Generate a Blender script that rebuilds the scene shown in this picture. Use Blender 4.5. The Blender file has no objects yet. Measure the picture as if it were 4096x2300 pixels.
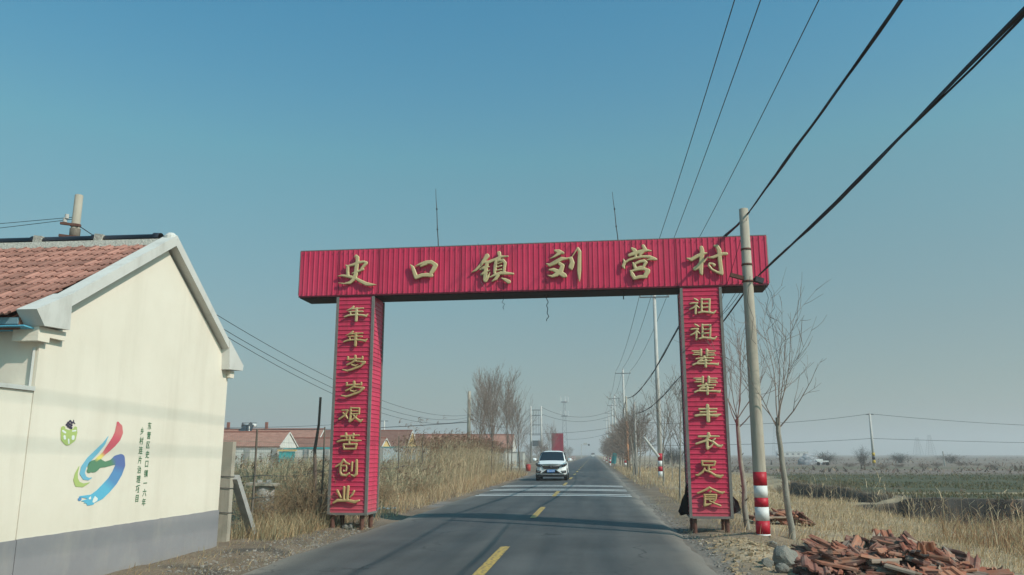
import bpy, bmesh, math, random
import numpy as np
from mathutils import Vector, Matrix, Euler
R = math.radians
rs = np.random.RandomState(7); random.seed(7)
scn = bpy.context.scene
col = scn.collection
# ------------------------------------------------------------------ camera
F, CH = 3215.0, 1.5                        # focal length in photo pixels, eye height
PITCH = math.atan((1817-1150)/F); YAW = math.atan(327*math.cos(PITCH)/F)
cd = bpy.data.cameras.new('camera'); cam = bpy.data.objects.new('camera', cd); col.objects.link(cam)
cam.location = (0, 0, CH); cam.rotation_euler = (math.pi/2+PITCH, 0, YAW)
cd.sensor_fit = 'HORIZONTAL'; cd.sensor_width = 36; cd.lens = F/4096*36; cd.clip_start = .1; cd.clip_end = 9000
scn.camera = cam
# ------------------------------------------------------------------ sky, sun, exposure
SUN = Vector((1.05, -.58, 1.0)).normalized()      # towards the sun
SEL = math.asin(SUN.z); SAZ = math.atan2(SUN.x, SUN.y)
SKYT = [(0, (.47, .51, .48)), (.55, (.25, 1.20, 1.03)), (.06, (.47, .53, .49)), (.175, (.54, .63, .515)), (.33, (.585, .975, .76)), (.43, (.42, 1.14, .91))]
w = bpy.data.worlds.new('World'); scn.world = w; w.use_nodes = True
nt = w.node_tree; nt.nodes.clear()
out = nt.nodes.new('ShaderNodeOutputWorld'); bg = nt.nodes.new('ShaderNodeBackground')
sky = nt.nodes.new('ShaderNodeTexSky'); sky.sky_type = 'NISHITA'; sky.sun_disc = False
sky.sun_elevation = SEL; sky.sun_rotation = SAZ; sky.altitude = 10
sky.air_density = 1.0; sky.dust_density = 1.6; sky.ozone_density = 2.2
tint = nt.nodes.new('ShaderNodeMix'); tint.data_type = 'RGBA'; tint.blend_type = 'MULTIPLY'; tint.inputs[0].default_value = 1
stc = nt.nodes.new('ShaderNodeTexCoord'); sxyz = nt.nodes.new('ShaderNodeSeparateXYZ'); srp = nt.nodes.new('ShaderNodeValToRGB')   # smoggy spring air: greyer low down, bluer higher up, by elevation only
nt.links.new(stc.outputs['Generated'], sxyz.inputs[0]); nt.links.new(sxyz.outputs['Z'], srp.inputs[0])
cr = srp.color_ramp; cr.interpolation = 'B_SPLINE'
for i, (pz, c) in enumerate(SKYT):
    e = cr.elements[i] if i < 2 else cr.elements.new(pz)
    e.position = pz; e.color = (*c, 1)
nt.links.new(srp.outputs[0], tint.inputs[7])
nt.links.new(sky.outputs[0], tint.inputs[6]); nt.links.new(tint.outputs[2], bg.inputs[0])
bg.inputs[1].default_value = .146
nt.links.new(bg.outputs[0], out.inputs[0])
sd = bpy.data.lights.new('sun', 'SUN'); sun = bpy.data.objects.new('sun', sd); col.objects.link(sun)
sd.energy = 4.0; sd.angle = R(.6); sd.color = (1, .895, .80)
sun.rotation_euler = SUN.to_track_quat('Z', 'Y').to_euler(); sun.location = (20, -20, 40)
vs = scn.view_settings; vs.view_transform = 'Standard'; vs.look = 'None'; vs.gamma = 1; vs.exposure = 0.06; vs.use_curve_mapping = False
scn.cycles.use_denoising = True
scn.cycles.max_bounces = 6; scn.cycles.volume_bounces = 1; scn.cycles.transparent_max_bounces = 16
# ------------------------------------------------------------------ pixel -> place
_fw = np.array([-math.sin(YAW)*math.cos(PITCH), math.cos(YAW)*math.cos(PITCH), math.sin(PITCH)])
_rt = np.array([math.cos(YAW), math.sin(YAW), 0.]); _up = np.cross(_rt, _fw); _C = np.array([0, 0, CH])
def ray(x, y): return _fw+_rt*(x-2048)/F-_up*(y-1150)/F
def onz(x, y, z=0.):
    r = ray(x, y); return Vector(_C+r*((z-CH)/r[2]))
def onx(x, y, X):
    r = ray(x, y); return Vector(_C+r*(X/r[0]))
def ony(x, y, Y):
    r = ray(x, y); return Vector(_C+r*(Y/r[1]))
# ------------------------------------------------------------------ materials
def newmat(name):
    m = bpy.data.materials.new(name); m.use_nodes = True
    return m, m.node_tree, m.node_tree.nodes['Principled BSDF']
def mat(name, c, rough=.8, var=.12, scale=6., bump=0., metal=0., spec=.3, c2=None, detail=6., rnd=0., stretch=None, bscale=None):
    m, t, b = newmat(name)
    n = t.nodes; L = t.links
    tc = n.new('ShaderNodeTexCoord'); src = tc.outputs['Object']
    if stretch:
        mp = n.new('ShaderNodeMapping'); mp.inputs['Scale'].default_value = stretch; L.new(src, mp.inputs[0]); src = mp.outputs[0]
    nz = n.new('ShaderNodeTexNoise'); nz.inputs['Scale'].default_value = scale; nz.inputs['Detail'].default_value = detail
    nz.inputs['Roughness'].default_value = .65; L.new(src, nz.inputs['Vector'])
    rp = n.new('ShaderNodeValToRGB'); rp.color_ramp.elements[0].position = .3; rp.color_ramp.elements[1].position = .7
    if c2 is None:
        a = [max(0, x*(1-var)) for x in c]; d = [min(1, x*(1+var)) for x in c]
    else: a, d = c, c2
    rp.color_ramp.elements[0].color = (*a, 1); rp.color_ramp.elements[1].color = (*d, 1)
    L.new(nz.outputs[0], rp.inputs[0]); cout = rp.outputs[0]
    if rnd:
        oi = n.new('ShaderNodeObjectInfo'); hs = n.new('ShaderNodeHueSaturation')
        mr = n.new('ShaderNodeMapRange'); mr.inputs[3].default_value = 1-rnd; mr.inputs[4].default_value = 1+rnd
        L.new(oi.outputs['Random'], mr.inputs[0]); L.new(mr.outputs[0], hs.inputs['Value']); L.new(cout, hs.inputs['Color']); cout = hs.outputs[0]
    L.new(cout, b.inputs['Base Color'])
    b.inputs['Roughness'].default_value = rough; b.inputs['Metallic'].default_value = metal; b.inputs['Specular IOR Level'].default_value = spec
    if bump:
        nb = n.new('ShaderNodeTexNoise'); nb.inputs['Scale'].default_value = bscale or scale*5; nb.inputs['Detail'].default_value = 5
        L.new(src, nb.inputs['Vector'])
        bp = n.new('ShaderNodeBump'); bp.inputs['Strength'].default_value = bump; bp.inputs['Distance'].default_value = .02
        L.new(nb.outputs[0], bp.inputs['Height']); L.new(bp.outputs[0], b.inputs['Normal'])
    return m
def attrmat(name, rough=.9, var=.25, scale=3., bump=.3, bscale=20., spec=.2, fine=40.):
    m, t, b = newmat(name); n = t.nodes; L = t.links
    at = n.new('ShaderNodeAttribute'); at.attribute_name = 'cover'
    tc = n.new('ShaderNodeTexCoord')
    n1 = n.new('ShaderNodeTexNoise'); n1.inputs['Scale'].default_value = scale; n1.inputs['Detail'].default_value = 8; L.new(tc.outputs['Object'], n1.inputs[0])
    n2 = n.new('ShaderNodeTexNoise'); n2.inputs['Scale'].default_value = fine; n2.inputs['Detail'].default_value = 3; L.new(tc.outputs['Object'], n2.inputs[0])
    ad = n.new('ShaderNodeMath'); ad.operation = 'ADD'; L.new(n1.outputs[0], ad.inputs[0]); L.new(n2.outputs[0], ad.inputs[1])
    mr = n.new('ShaderNodeMapRange'); mr.inputs[1].default_value = .65; mr.inputs[2].default_value = 1.35
    mr.inputs[3].default_value = 1-var; mr.inputs[4].default_value = 1+var; L.new(ad.outputs[0], mr.inputs[0])
    hs = n.new('ShaderNodeHueSaturation'); L.new(mr.outputs[0], hs.inputs['Value']); L.new(at.outputs['Color'], hs.inputs['Color'])
    L.new(hs.outputs[0], b.inputs['Base Color']); b.inputs['Roughness'].default_value = rough; b.inputs['Specular IOR Level'].default_value = spec
    if bump:
        nb = n.new('ShaderNodeTexNoise'); nb.inputs['Scale'].default_value = bscale; nb.inputs['Detail'].default_value = 6; L.new(tc.outputs['Object'], nb.inputs[0])
        bp = n.new('ShaderNodeBump'); bp.inputs['Strength'].default_value = bump; bp.inputs['Distance'].default_value = .05
        L.new(nb.outputs[0], bp.inputs['Height']); L.new(bp.outputs[0], b.inputs['Normal'])
    return m
def weather(name, c1, c2, dirt, rough, streak=(3, 3, .25), sscale=3., thr=(.52, .75), amt=.55, spec=.35, zfade=None, bump=.0):
    """paint with faded patches, vertical run-off streaks and, if zfade, splashed dust rising from z0 to z1"""
    m, t, b = newmat(name); n = t.nodes; L = t.links
    tc = n.new('ShaderNodeTexCoord')
    def noise(sc, mp=None, det=6):
        nz = n.new('ShaderNodeTexNoise'); nz.inputs['Scale'].default_value = sc; nz.inputs['Detail'].default_value = det; nz.inputs['Roughness'].default_value = .62
        if mp:
            k = n.new('ShaderNodeMapping'); k.inputs['Scale'].default_value = mp; L.new(tc.outputs['Object'], k.inputs[0]); L.new(k.outputs[0], nz.inputs[0])
        else: L.new(tc.outputs['Object'], nz.inputs[0])
        return nz
    def ramp(src, p0, p1, v0, v1):
        r_ = n.new('ShaderNodeMapRange'); r_.inputs[1].default_value = p0; r_.inputs[2].default_value = p1; r_.inputs[3].default_value = v0; r_.inputs[4].default_value = v1; L.new(src, r_.inputs[0]); return r_
    def mix(fac, A, B):
        k = n.new('ShaderNodeMix'); k.data_type = 'RGBA'; L.new(fac, k.inputs[0])
        for s_, i in ((A, 6), (B, 7)):
            if isinstance(s_, tuple): k.inputs[i].default_value = (*s_, 1)
            else: L.new(s_, k.inputs[i])
        return k.outputs[2]
    base = mix(ramp(noise(.9).outputs[0], .35, .65, 0, 1).outputs[0], c1, c2)
    st = ramp(noise(sscale, streak, 8).outputs[0], thr[0], thr[1], 0, amt)
    base = mix(st.outputs[0], base, dirt)
    sp_ = ramp(noise(28, None, 3).outputs[0], .68, .74, 0, amt*.9); base = mix(sp_.outputs[0], base, dirt)
    if zfade:
        sx = n.new('ShaderNodeSeparateXYZ'); L.new(tc.outputs['Object'], sx.inputs[0])
        nn_ = noise(6); ad = n.new('ShaderNodeMath'); ad.operation = 'MULTIPLY_ADD'; L.new(nn_.outputs[0], ad.inputs[0]); ad.inputs[1].default_value = zfade[2]; L.new(sx.outputs['Z'], ad.inputs[2])
        zf = ramp(ad.outputs[0], zfade[1], zfade[0], 0, zfade[3]); base = mix(zf.outputs[0], base, zfade[4])
    L.new(base, b.inputs['Base Color']); b.inputs['Roughness'].default_value = rough; b.inputs['Specular IOR Level'].default_value = spec
    if bump:
        bp = n.new('ShaderNodeBump'); bp.inputs['Strength'].default_value = bump; bp.inputs['Distance'].default_value = .02; L.new(noise(9, None, 8).outputs[0], bp.inputs['Height']); L.new(bp.outputs[0], b.inputs['Normal'])
    return m
# ------------------------------------------------------------------ mesh helpers
def mk(name, me, m=None, parent=None, kind=None):
    if m is not None:
        me.materials.clear(); me.materials.append(m)
    o = bpy.data.objects.new(name, me); col.objects.link(o)
    if parent is not None: o.parent = parent
    if kind: o['kind'] = kind
    return o
def mesh(name, v, f, smooth=False, cols=None):
    me = bpy.data.meshes.new(name)
    v = np.asarray(v, dtype=np.float32).reshape(-1, 3)
    if isinstance(f, np.ndarray):
        k = f.shape[1]; nf = len(f)
        me.vertices.add(len(v)); me.vertices.foreach_set('co', v.ravel())
        me.loops.add(nf*k); me.loops.foreach_set('vertex_index', f.astype(np.int32).ravel())
        me.polygons.add(nf); me.polygons.foreach_set('loop_start', np.arange(0, nf*k, k, dtype=np.int32))
        me.update(calc_edges=True)
    else:
        me.from_pydata([tuple(p) for p in v], [], f); me.update()
    if smooth: me.polygons.foreach_set('use_smooth', np.ones(len(me.polygons), dtype=bool))
    if cols is not None:
        a = me.color_attributes.new('cover', 'FLOAT_COLOR', 'POINT')
        c = np.ones((len(v), 4), dtype=np.float32); c[:, :3] = cols; a.data.foreach_set('color', c.ravel())
    return me
def tag(o, label=None, cat=None, group=None, kind=None):
    if label: o['label'] = label
    if cat: o['category'] = cat
    if group: o['group'] = group
    if kind: o['kind'] = kind
    return o
def thing(name, loc, label, cat, group=None, rz=0.):
    o = bpy.data.objects.new(name, None); col.objects.link(o); o.location = loc; o.rotation_euler = (0, 0, rz); o.empty_display_size = .2
    return tag(o, label, cat, group)
def dup(root, loc, rz=0., label=None, s=None, group=None):
    r = root.copy(); col.objects.link(r); r.location = loc; r.rotation_euler = (0, 0, rz)
    if s is not None: r.scale = (s, s, s) if isinstance(s, (int, float)) else s
    if label: r['label'] = label
    if group: r['group'] = group
    for ch in list(root.children):
        c = ch.copy(); col.objects.link(c); c.parent = r
        for g in list(ch.children):
            d = g.copy(); col.objects.link(d); d.parent = c
    return r
class MB:
    def __init__(s): s.v = []; s.f = []; s.smooth = False
    def add(s, v, f):
        o = len(s.v); s.v += [tuple(p) for p in v]; s.f += [tuple(i+o for i in q) for q in f]; return s
    def box(s, c, d, rot=None):
        c = Vector(c); hx, hy, hz = d[0]/2, d[1]/2, d[2]/2
        v = [Vector((x, y, z)) for x in (-hx, hx) for y in (-hy, hy) for z in (-hz, hz)]
        if rot is not None:
            M = rot if isinstance(rot, Matrix) else Euler(rot).to_matrix()
            v = [M @ p for p in v]
        return s.add([p+c for p in v], [(0, 1, 3, 2), (4, 6, 7, 5), (0, 4, 5, 1), (2, 3, 7, 6), (0, 2, 6, 4), (1, 5, 7, 3)])
    def bbox(s, x0, x1, y0, y1, z0, z1): return s.box(((x0+x1)/2, (y0+y1)/2, (z0+z1)/2), (x1-x0, y1-y0, z1-z0))
    def bar(s, a, b, wd, ht):
        a, b = Vector(a), Vector(b); d = (b-a); q = d.to_track_quat('X', 'Z').to_matrix()
        return s.box((a+b)/2, (d.length, wd, ht), q)
    def tube(s, pts, r, n=8, cap=True):
        pts = [Vector(p) for p in pts]; k = len(pts)
        rr = r if isinstance(r, (list, tuple)) else [r]*k
        v = []; up = Vector((0, 0, 1)); prev = None
        for i, p in enumerate(pts):
            d = (pts[min(i+1, k-1)]-pts[max(i-1, 0)]).normalized()
            if prev is None:
                ref = up if abs(d.z) < .9 else Vector((1, 0, 0)); a = d.cross(ref).normalized()
            else: a = (prev-d*prev.dot(d)).normalized()
            prev = a; b = d.cross(a)
            for j in range(n):
                t = 2*math.pi*j/n; v.append(p+(a*math.cos(t)+b*math.sin(t))*rr[i])
        f = [(i*n+j, i*n+(j+1) % n, (i+1)*n+(j+1) % n, (i+1)*n+j) for i in range(k-1) for j in range(n)]
        if cap: f += [tuple(range(n-1, -1, -1)), tuple(range((k-1)*n, k*n))]
        return s.add(v, f)
    def lathe(s, prof, n=16, c=(0, 0, 0)):     # prof [(r,z)]
        v = [(c[0]+r*math.cos(2*math.pi*j/n), c[1]+r*math.sin(2*math.pi*j/n), c[2]+z) for r, z in prof for j in range(n)]
        k = len(prof)
        f = [(i*n+j, i*n+(j+1) % n, (i+1)*n+(j+1) % n, (i+1)*n+j) for i in range(k-1) for j in range(n)]
        f += [tuple(range(n-1, -1, -1)), tuple(range((k-1)*n, k*n))]
        return s.add(v, f)
    def poly(s, pts, d):        # polygon pts extruded by vector d
        n = len(pts); d = Vector(d); v = [Vector(p) for p in pts]; v += [p+d for p in v]
        f = [tuple(range(n)), tuple(range(2*n-1, n-1, -1))]+[(i, i+n, (i+1) % n+n, (i+1) % n) for i in range(n)]
        return s.add(v, f)
    def build(s, name, m, parent=None, smooth=False, kind=None, off=None):
        v = s.v if off is None else [Vector(p)-Vector(off) for p in s.v]
        me = mesh(name, v, s.f, smooth)
        bm = bmesh.new(); bm.from_mesh(me); bmesh.ops.recalc_face_normals(bm, faces=bm.faces); bm.to_mesh(me); bm.free()
        return mk(name, me, m, parent, kind)
def smooth_angle(o, ang=40):
    me = o.data
    me.polygons.foreach_set('use_smooth', np.ones(len(me.polygons), dtype=bool))
    try: me.set_sharp_from_angle(angle=R(ang))
    except Exception: pass
    return o
# ------------------------------------------------------------------ numpy noise
_perm = rs.rand(256, 256)
def vnoise(x, y):
    xi = np.floor(x).astype(int); yi = np.floor(y).astype(int); fx = x-xi; fy = y-yi
    fx = fx*fx*(3-2*fx); fy = fy*fy*(3-2*fy)
    g = lambda a, b: _perm[a % 256, b % 256]
    return (g(xi, yi)*(1-fx)+g(xi+1, yi)*fx)*(1-fy)+(g(xi, yi+1)*(1-fx)+g(xi+1, yi+1)*fx)*fy
def fbm(x, y, o=4):
    s = 0; a = .5
    for i in range(o): s = s+a*(vnoise(x*2**i+17*i, y*2**i+31*i)-.5); a *= .5
    return s
def sst(a, b, x):
    t = np.clip((x-a)/(b-a), 0, 1); return t*t*(3-2*t)
# ------------------------------------------------------------------ terrain height
RX0, RX1, RXC = -4.70, 1.66, -1.45
def ditch_x(y): return 9.0+.055*(y-20)+.5*np.sin(y*.21)+.25*np.sin(y*.63)
def ditch_d(y): return .85*sst(32.5, 36, y)*sst(52, 46, y)+.12
def pit(x, y):
    wx = x+1.1*fbm(x*.5+2, y*.5)+.5*fbm(x*2.2, y*2.2); wy = y+1.6*fbm(x*.45, y*.45+9)+.6*fbm(x*2, y*2)
    return 1.15*sst(8.6, 11.2, wx)*sst(15.6, 14.6, wx)*sst(20.5, 26, wy)*sst(31.6, 30.7, wy)
def gh(x, y):
    x = np.asarray(x, float); y = np.asarray(y, float)
    near = sst(120, 50, np.hypot(x, y))
    n = fbm(x*.7, y*.7)*.10+fbm(x*3, y*3)*.05
    offr = sst(RX1, RX1+.6, x); offl = sst(RX0, RX0-.5, x)
    z = -.06+n*(offr+offl)*near
    z = z+.055*offl*sst(-4.7, -5.4, x)
    z = z+offr*(.03-.16*sst(2.5, 7.5, x))
    z = z+.16*np.exp(-((x-2.35)/.55)**2-((y-13.6)/1.5)**2)          # sand hump by the road
    z = z+.12*np.exp(-((x-3.0)/.45)**2-((y-15.5)/.6)**2)
    dx = x-ditch_x(y)+near*(.9*fbm(x*.9+3, y*.9)+.5*fbm(x*3.1, y*3.1)); dep = ditch_d(y)
    prof = np.where(dx < 0, sst(-2.6, 0, dx), sst(1.3, .25, dx))
    z = z-pit(x, y)-dep*prof+.10*sst(.9, 1.5, dx)*sst(4, 2, dx)*near+.1*sst(1.5, 4, dx)
    return z
def gz(x, y): return float(gh(x, y))
# ================================================================== GROUND
M_ground = attrmat('soil and dry ground', var=.42, scale=.9, bump=.55, bscale=14, fine=30)
def axis(*segs):
    a = []
    for s in segs: a += list(np.arange(*s))
    return np.array(a)
def geo(a, b, n): return list(a*(b/a)**(np.arange(1, n+1)/n))
xs = np.array([-x for x in geo(15, 4000, 26)][::-1]+list(np.arange(-15, -8, .5))+list(np.arange(-8, 14, .14))+list(np.arange(14, 30, .5))+geo(30, 4000, 30))
ys = np.array([-x for x in geo(5, 4000, 12)][::-1]+list(np.arange(-5, 8, 1.))+list(np.arange(8, 34, .15))+list(np.arange(34, 64, .4))+list(np.arange(64, 130, 2.))+geo(130, 4000, 34))
GX, GY = np.meshgrid(xs, ys); GZ = gh(GX, GY)
far = np.hypot(GX, GY)
def mixc(c, c2, t): return c*(1-t[..., None])+np.array(c2)*t[..., None]
cv = np.zeros(GX.shape+(3,))+np.array((.175, .132, .095))
pn = fbm(GX*.35, GY*.35)+.5; pf = fbm(GX*1.6+9, GY*1.6)+.5
dryg = (.36, .275, .175); sand = (.42, .325, .215); wheat = (.078, .082, .048); plough = (.20, .16, .135); burnt = (.035, .031, .028)
cv = mixc(cv, dryg, sst(2.8, 4.2, GX)); cv = mixc(cv, (.19, .15, .11), sst(.5, .66, pf)*.6)
cv = mixc(cv, sand, np.exp(-((GX-2.35)/.6)**2-((GY-13.3)/1.9)**2)*.95)
cv = mixc(cv, (.17, .16, .155), sst(.45, .75, pn)*sst(5.4, 4.9, -GX)*sst(-4.0, -4.8, GX)*.8)   # gravelly edge, left
cv = mixc(cv, (.20, .18, .16), sst(2.1, 1.75, GX)*sst(1.4, 1.7, GX)*.8)
cv = mixc(cv, (.22, .135, .075), sst(.52, .62, pn)*sst(-5.0, -5.5, GX)*sst(18, 15, GY)*.8)     # rusty earth
cv = mixc(cv, (.06, .055, .05), sst(.6, .68, pf)*sst(-4.7, -5.0, GX)*sst(-6.2, -5.7, GX)*sst(16, 13, GY)*.8)
DX = GX-ditch_x(GY)
fieldm = sst(1.2, 1.9, DX)*sst(-5, 5, GX)
wh = fieldm*sst(31.6, 32.6, GY+.6*pf)*sst(74, 68, GY+4*pn)
cv = mixc(cv, plough, fieldm); cv = mixc(cv, wheat, wh*(1-.35*sst(.55, .7, pf)))
pwy = GY+1.6*fbm(GX*.45, GY*.45+9)
cv = mixc(cv, (.26, .20, .13), fieldm*sst(31.5, 30.5, GY)*.9)
ridge = np.exp(-((GY-36.0-.08*(GX-14))/.6)**2)*fieldm; cv = mixc(cv, dryg, ridge)
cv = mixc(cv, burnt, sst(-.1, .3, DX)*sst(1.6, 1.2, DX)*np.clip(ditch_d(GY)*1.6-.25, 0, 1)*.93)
cv = mixc(cv, burnt, sst(28.8, 29.8, pwy)*sst(32.0, 31.5, pwy)*sst(.12, .5, pit(GX, GY-.6)+pit(GX, GY))*.95)
cv = mixc(cv, (.20, .16, .12), sst(76, 90, GY)*sst(6, 10, GX)*sst(.35, .6, fbm(GX*.05, GY*.12)+.5)*.7)
cv = mixc(cv, (.10, .11, .06), sst(85, 95, GY)*sst(125, 112, GY)*sst(12, 20, GX)*sst(.4, .6, fbm(GX*.04+5, GY*.1)+.5)*.5)
cv = mixc(cv, (.42, .40, .37), np.exp(-((GY-170)/5)**2)*sst(15, 25, GX)*.5)
cv = mixc(cv, (.21, .17, .12), sst(-6, -8, GX)*.7)
idx = np.arange(GX.size).reshape(GX.shape)
q = np.stack([idx[:-1, :-1], idx[:-1, 1:], idx[1:, 1:], idx[1:, :-1]], -1).reshape(-1, 4)
mk('ground', mesh('ground', np.stack([GX, GY, GZ], -1), q, True, cv.reshape(-1, 3)), M_ground, kind='structure')
# ================================================================== ROAD
def crown(x): return .035*(1-((x-RXC)/3.2)**2)
m, t, b = newmat('asphalt'); n = t.nodes; L = t.links
tc = n.new('ShaderNodeTexCoord'); mp = n.new('ShaderNodeMapping'); mp.inputs['Scale'].default_value = (1.4, .10, 1); L.new(tc.outputs['Object'], mp.inputs[0])
n1 = n.new('ShaderNodeTexNoise'); n1.inputs['Scale'].default_value = 1.6; n1.inputs['Detail'].default_value = 6; L.new(mp.outputs[0], n1.inputs[0])
n2 = n.new('ShaderNodeTexNoise'); n2.inputs['Scale'].default_value = 90; n2.inputs['Detail'].default_value = 3; L.new(tc.outputs['Object'], n2.inputs[0])
n3 = n.new('ShaderNodeTexNoise'); n3.inputs['Scale'].default_value = .6; n3.inputs['Detail'].default_value = 7; L.new(tc.outputs['Object'], n3.inputs[0])
r1 = n.new('ShaderNodeValToRGB'); r1.color_ramp.elements[0].color = (.040, .044, .046, 1); r1.color_ramp.elements[1].color = (.078, .080, .080, 1)
r1.color_ramp.elements[0].position = .3; r1.color_ramp.elements[1].position = .72; L.new(n1.outputs[0], r1.inputs[0])
r2 = n.new('ShaderNodeMapRange'); r2.inputs[1].default_value = .3; r2.inputs[2].default_value = .7; r2.inputs[3].default_value = .7; r2.inputs[4].default_value = 1.35; L.new(n2.outputs[0], r2.inputs[0])
r3 = n.new('ShaderNodeMapRange'); r3.inputs[1].default_value = .35; r3.inputs[2].default_value = .65; r3.inputs[3].default_value = .85; r3.inputs[4].default_value = 1.15; L.new(n3.outputs[0], r3.inputs[0])
mm = n.new('ShaderNodeMath'); mm.operation = 'MULTIPLY'; L.new(r2.outputs[0], mm.inputs[0]); L.new(r3.outputs[0], mm.inputs[1])
at = n.new('ShaderNodeAttribute'); at.attribute_name = 'cover'
mx = n.new('ShaderNodeMix'); mx.data_type = 'RGBA'; mx.inputs[7].default_value = (.20, .175, .145, 1); L.new(r1.outputs[0], mx.inputs[6]); L.new(at.outputs['Fac'], mx.inputs[0])
vo = n.new('ShaderNodeTexVoronoi'); vo.feature = 'DISTANCE_TO_EDGE'; vo.inputs['Scale'].default_value = .55
wv = n.new('ShaderNodeMix'); wv.data_type = 'RGBA'; wv.blend_type = 'LINEAR_LIGHT'; wv.inputs[0].default_value = .35; n4 = n.new('ShaderNodeTexNoise'); n4.inputs['Scale'].default_value = 2.2; n4.inputs['Detail'].default_value = 6
L.new(tc.outputs['Object'], n4.inputs[0]); L.new(tc.outputs['Object'], wv.inputs[6]); L.new(n4.outputs['Color'], wv.inputs[7]); L.new(wv.outputs[2], vo.inputs['Vector'])
ck = n.new('ShaderNodeMapRange'); ck.inputs[1].default_value = .004; ck.inputs[2].default_value = .013; ck.inputs[3].default_value = .45; ck.inputs[4].default_value = 1; L.new(vo.outputs['Distance'], ck.inputs[0])
cm = n.new('ShaderNodeMapRange'); cm.inputs[1].default_value = .50; cm.inputs[2].default_value = .60; L.new(n3.outputs[0], cm.inputs[0])
cx = n.new('ShaderNodeMix'); cx.data_type = 'FLOAT'; cx.inputs[2].default_value = 1; L.new(cm.outputs[0], cx.inputs[0]); L.new(ck.outputs[0], cx.inputs[3])
m3 = n.new('ShaderNodeMath'); m3.operation = 'MULTIPLY'; L.new(mm.outputs[0], m3.inputs[0]); L.new(cx.outputs[0], m3.inputs[1]); mm = m3
hs = n.new('ShaderNodeHueSaturation'); L.new(mx.outputs[2], hs.inputs['Color']); L.new(mm.outputs[0], hs.inputs['Value'])
L.new(hs.outputs[0], b.inputs['Base Color']); b.inputs['Roughness'].default_value = .72; b.inputs['Specular IOR Level'].default_value = .35
bp = n.new('ShaderNodeBump'); bp.inputs['Strength'].default_value = .35; bp.inputs['Distance'].default_value = .01; L.new(n2.outputs[0], bp.inputs['Height']); L.new(bp.outputs[0], b.inputs['Normal'])
M_road = m
yy = np.concatenate([np.arange(-40, 6, 1.), np.arange(6, 60, .25), np.arange(60, 200, 2.), np.array(geo(200, 1600, 40))])
ncx = 30; tt = np.linspace(0, 1, ncx)
el = RX0+fbm(yy*.9, yy*0+3, 5)*.30; er = RX1+fbm(yy*.9, yy*0+11, 5)*.26
VX = el[:, None]*(1-tt)+er[:, None]*tt; VY = np.repeat(yy[:, None], ncx, 1); VZ = crown(VX)
VZ[:, 0] -= .07; VZ[:, -1] -= .07
dist = np.minimum(VX-RX0, RX1-VX); dm = np.clip(sst(.55, .0, dist+.5*fbm(VX*2, VY*.8))*.8+sst(1.5, .2, dist+.6*fbm(VX*1.2+7, VY*.25))*.30+.10*np.sin((VX-RXC)*3.9+.4*fbm(VX*0, VY*.1))**2*sst(.5, 1., dist), 0, 1)
idx = np.arange(VX.size).reshape(VX.shape)
q = np.stack([idx[:-1, :-1], idx[:-1, 1:], idx[1:, 1:], idx[1:, :-1]], -1).reshape(-1, 4)
road = mk('road', mesh('road', np.stack([VX, VY, VZ], -1), q, True, np.repeat(dm.reshape(-1, 1), 3, 1)), M_road, kind='structure')
# painted markings
def worn(name, c, thr, under=(.07, .07, .07), sc=22):
    m, t, b = newmat(name); n = t.nodes; L = t.links
    tc = n.new('ShaderNodeTexCoord'); nz = n.new('ShaderNodeTexNoise'); nz.inputs['Scale'].default_value = sc; nz.inputs['Detail'].default_value = 8; L.new(tc.outputs['Object'], nz.inputs[0])
    rp = n.new('ShaderNodeValToRGB'); rp.color_ramp.elements[0].position = thr; rp.color_ramp.elements[1].position = thr+.1
    rp.color_ramp.elements[0].color = (*under, 1); rp.color_ramp.elements[1].color = (*c, 1); L.new(nz.outputs[0], rp.inputs[0]); L.new(rp.outputs[0], b.inputs['Base Color'])
    b.inputs['Roughness'].default_value = .6; return m
M_yel = worn('worn yellow paint', (.50, .33, .07), .40); M_wht = worn('worn white paint', (.82, .82, .80), .24, sc=9)
def strip(x0, x1, y0, y1, nx=2):
    v = []; f = []
    for i in range(nx+1):
        x = x0+(x1-x0)*i/nx
        v += [(x, y0, crown(x)+.006), (x, y1, crown(x)+.006)]
    for i in range(nx): f.append((2*i, 2*i+2, 2*i+3, 2*i+1))
    return mesh('marking', v, f)
for k in range(-1, 32):
    mk('dash_marking', strip(RXC-.075, RXC+.075, 9.5+10*k, 13.5+10*k), M_yel, road)
for Y in (30.0, 31.0, 34.3, 35.3, 38.6, 39.6):
    mk('rumble_line', strip(-4.35, 1.33, Y, Y+.28, 12), M_wht, road)
# ================================================================== shared materials
M_red = weather('red painted sheet', (.56, .033, .090), (.63, .054, .120), (.30, .040, .055), .45, thr=(.50, .72), amt=.6, zfade=(.15, 1.1, .5, .5, (.40, .20, .175)), bump=.3)
M_trim = mat('grey steel trim', (.20, .19, .175), .5, .15, 4, metal=.2)
M_dark = mat('dark sheet', (.022, .020, .022), .7, .2, 3)
M_rust = mat('rusty steel', (.12, .055, .04), .8, .3, 12, .3)
M_gold = mat('gold lettering', (.47, .375, .185), .42, .16, 3.5, .06, spec=.5, c2=(.58, .48, .26))
M_gold2 = mat('weathered gold lettering', (.40, .255, .095), .45, .2, 5, .06, spec=.5, c2=(.52, .39, .19))
M_conc = weather('weathered concrete', (.35, .31, .25), (.42, .38, .31), (.21, .185, .15), .9, (4, 4, .3), 3., (.50, .72), .6, .2, None, .2)
M_conc2 = mat('grey concrete', (.34, .33, .31), .92, .2, 5, .35)
M_polew = mat('pale concrete pole', (.46, .45, .42), .85, .12, 2, .15)
M_redp = mat('red band paint', (.42, .012, .028), .5, .2, 7, .08)
M_whtp = mat('white band paint', (.62, .62, .60), .6, .12, 7, .08)
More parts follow.
